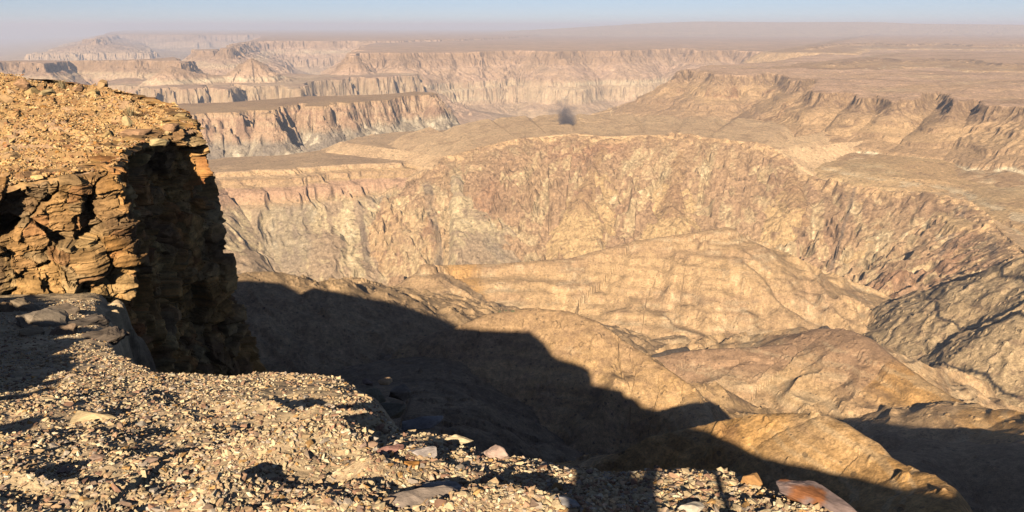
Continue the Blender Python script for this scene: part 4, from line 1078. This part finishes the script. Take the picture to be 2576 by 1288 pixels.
def build_person():
    root = bpy.data.objects.new('person', None); COL.objects.link(root)
    gz = -1.62
    root.location = (-.065, -.42, gz); root.rotation_euler = (0, 0, math.radians(-58))
    tag(root, 'person standing at the viewpoint whose shadow falls on the gravel', 'person')
    V = [(0, 0, .96), (0, 0, 1.15), (0, 0, 1.36), (0, .01, 1.46), (0, .03, 1.53), (0, .03, 1.62), (0, .02, 1.71),
         (-.09, 0, .90), (-.10, .01, .50), (-.10, -.02, .09), (-.10, .13, .04), (.09, 0, .90), (.10, .01, .50), (.10, -.02, .09), (.10, .13, .04),
         (-.16, 0, 1.41), (-.20, .04, 1.14), (-.10, .26, 1.30), (-.06, .31, 1.40),
         (.16, 0, 1.41), (.20, .04, 1.14), (.24, .22, 1.10), (.24, .28, 1.11)]
    E = [(0, 1), (1, 2), (2, 3), (3, 4), (4, 5), (5, 6), (0, 7), (7, 8), (8, 9), (9, 10), (0, 11), (11, 12), (12, 13), (13, 14), (2, 15), (15, 16), (16, 17), (17, 18), (2, 19), (19, 20), (20, 21), (21, 22)]
    Rr = [(.15, .10), (.13, .095), (.14, .095), .055, .075, .088, .06, .08, .06, .04, .035, .08, .06, .04, .035, .055, .042, .032, .034, .055, .042, .032, .034]
    skinned('body', V, E, Rr, SKIN_M, root)
    skinned('shirt', [V[0], V[1], V[2], V[15], V[16], V[19], V[20], (V[17][0] * .5 + V[16][0] * .5, .17, 1.23)], [(0, 1), (1, 2), (2, 3), (3, 4), (2, 5), (5, 6), (4, 7)], [(.165, .115), (.15, .11), (.155, .11), .07, .055, .07, .055, .045], SHIRT_M, root)
    skinned('trousers', [V[0], V[7], V[8], (-.10, -.02, .14), V[11], V[12], (.10, -.02, .14)], [(0, 1), (1, 2), (2, 3), (0, 4), (4, 5), (5, 6)], [(.16, .115), .095, .075, .065, .095, .075, .065], TROUSER_M, root)
    for sx in (-1, 1):
        skinned('boot', [(sx * .10, -.03, .11), (sx * .10, -.03, .04), (sx * .10, .13, .035)], [(0, 1), (1, 2)], [.055, .05, .042], BOOT_M, root, 1)
        hx, hy, hz = (V[18] if sx < 0 else V[22])
        for f in range(5):
            q = (f - 2) * .018
            skinned('finger', [(hx + q, hy, hz), (hx + q * 1.2, hy + .04, hz + .02), (hx + q * 1.1, hy + .045, hz + .05)], [(0, 1), (1, 2)], [.010, .009, .008], SKIN_M, root, 1)
    skinned('hair', [(0, .0, 1.60), (0, .0, 1.70), (0, .02, 1.735)], [(0, 1), (1, 2)], [.088, .095, .06], HAIR_M, root)
    pole = bpy.data.objects.new('trekking_pole', None); COL.objects.link(pole)
    pole.location = (.44, .12, gz)
    tag(pole, 'trekking pole standing right of the person, seen as a thin shadow', 'trekking pole')
    skinned('shaft', [(0, 0, 0), (.0, 0, .7), (.0, 0, 1.46)], [(0, 1), (1, 2)], [.018, .018, .019], POLE_M, pole, 1)
    skinned('grip', [(0, 0, 1.40), (0, 0, 1.52), (.01, .02, 1.54)], [(0, 1), (1, 2)], [.024, .026, .022], BOOT_M, pole, 1)
    skinned('basket', [(0, 0, .06), (0, 0, .075)], [(0, 1)], [.03, .03], BOOT_M, pole, 1)
build_person()

shrubs()

def grass_tufts():
    m = cloth_material('dry_grass', (.40, .31, .17))
    g = np.random.default_rng(15)
    spots = []
    for (u, v, lab) in ((160, 232, 'grey dry bush by the boulders on the promontory crest'), (330, 300, 'dry bush on the right shoulder of the promontory top')):
        x, y = at_plane(u, v, PT); z, _ = prom_top(np.array([x]), np.array([y])); spots.append(((x, y, float(z[0])), .5, lab))
    for p, h, lab in spots:
        n = 90
        a = g.uniform(0, 6.28, n); lean = g.uniform(.1, .9, n); L = h * g.uniform(.5, 1.1, n)
        b = np.stack([np.cos(a), np.sin(a), np.zeros(n)], -1) * (h * .12 * g.uniform(0, 1, (n, 1)))
        tip = b + np.stack([np.cos(a) * lean, np.sin(a) * lean, np.ones(n)], -1) * L[:, None]
        mid = (b + tip) / 2 + np.array([0, 0, .12]) * L[:, None]
        w = np.stack([-np.sin(a), np.cos(a), np.zeros(n)], -1) * (h * .018)
        V = np.concatenate([b - w, b + w, mid + w * .8, mid - w * .8, tip + w * .1, tip - w * .1]); I = np.arange(n)
        o = link('grass_tuft', np_mesh('grass_tuft', V, np.concatenate([np.stack([I, I + n, I + 2 * n, I + 3 * n], -1), np.stack([I + 3 * n, I + 2 * n, I + 4 * n, I + 5 * n], -1)])), m)
        o.location = p
        tag(o, lab, 'dry grass', 'dry tufts on the promontory')
grass_tufts()

# ------------------------------------------------------------------ smoke over the central ridge
def smoke():
    c = at_r(1416, 280, 1560); RX, RY, RZ = 44, 40, 40
    bm = bmesh.new()
    bmesh.ops.create_icosphere(bm, subdivisions=3, radius=1.0)
    for v in bm.verts:
        v.co = Vector((v.co.x * RX, v.co.y * RY, v.co.z * RZ))
    me = bpy.data.meshes.new('smoke'); bm.to_mesh(me); bm.free()
    m = bpy.data.materials.new('smoke_volume'); m.use_nodes = True
    nt = m.node_tree; nt.nodes.remove(nt.nodes["Principled BSDF"]); N = nt.nodes; L = nt.links
    pv = N.new("ShaderNodeVolumePrincipled")
    pv.inputs["Color"].default_value = (.25, .25, .30, 1)
    tc = N.new("ShaderNodeTexCoord"); no = N.new("ShaderNodeTexNoise")
    no.inputs["Scale"].default_value = .045; no.inputs["Detail"].default_value = 3.5
    L.new(tc.outputs["Object"], no.inputs["Vector"])
    def lobe(off, rad, dens):
        a = N.new("ShaderNodeVectorMath"); a.operation = 'SUBTRACT'; a.inputs[1].default_value = off
        L.new(tc.outputs["Object"], a.inputs[0])
        l = N.new("ShaderNodeVectorMath"); l.operation = 'LENGTH'; L.new(a.outputs[0], l.inputs[0])
        r = N.new("ShaderNodeMapRange"); r.inputs[1].default_value = rad; r.inputs[2].default_value = rad * .35
        r.inputs[3].default_value = 0; r.inputs[4].default_value = dens
        L.new(l.outputs["Value"], r.inputs[0]); return r.outputs[0]
    acc = None
    for off, rad, dens in (((9, 0, -17), 20, .065), ((5, 0, -2), 19, .055), ((-8, 0, 9), 19, .032), ((-20, 0, 4), 15, .02), ((4, 0, 20), 14, .022), ((20, 0, 4), 11, .02)):
        o = lobe(off, rad, dens)
        if acc is None: acc = o
        else:
            mx = N.new("ShaderNodeMath"); mx.operation = 'MAXIMUM'; L.new(acc, mx.inputs[0]); L.new(o, mx.inputs[1]); acc = mx.outputs[0]
    mr = N.new("ShaderNodeMapRange"); mr.inputs[1].default_value = .36; mr.inputs[2].default_value = .62
    mr.inputs[3].default_value = 0.05; mr.inputs[4].default_value = 2.2
    L.new(no.outputs["Fac"], mr.inputs[0])
    mu = N.new("ShaderNodeMath"); mu.operation = 'MULTIPLY'; L.new(acc, mu.inputs[0]); L.new(mr.outputs[0], mu.inputs[1])
    L.new(mu.outputs[0], pv.inputs["Density"])
    L.new(pv.outputs[0], N["Material Output"].inputs["Volume"])
    rm = bpy.data.objects.new('smoke', me); COL.objects.link(rm); me.materials.append(m)
    rm.location = c
    tag(rm, 'small puff of dark grey smoke rising behind the central ridge', 'smoke', kind='stuff')
smoke()

# ------------------------------------------------------------------ haze
def haze():
    bm = bmesh.new()
    bmesh.ops.create_cube(bm, size=1.0)
    me = bpy.data.meshes.new('haze'); bm.to_mesh(me); bm.free()
    o = bpy.data.objects.new('haze', me); COL.objects.link(o)
    o.scale = (90000, 90000, 760); o.location = (0, 0, -760 / 2 + 130)
    m = bpy.data.materials.new('haze_air'); m.use_nodes = True
    nt = m.node_tree; nt.nodes.remove(nt.nodes["Principled BSDF"])
    pv = nt.nodes.new("ShaderNodeVolumePrincipled")
    pv.inputs["Color"].default_value = (.665, .755, 1.0, 1)
    pv.inputs["Density"].default_value = 9.4e-5
    pv.inputs["Anisotropy"].default_value = 0.0
    nt.links.new(pv.outputs[0], nt.nodes["Material Output"].inputs["Volume"])
    me.materials.append(m)
    tag(o, 'pale blue haze filling the canyon air', 'haze', kind='stuff')
haze()
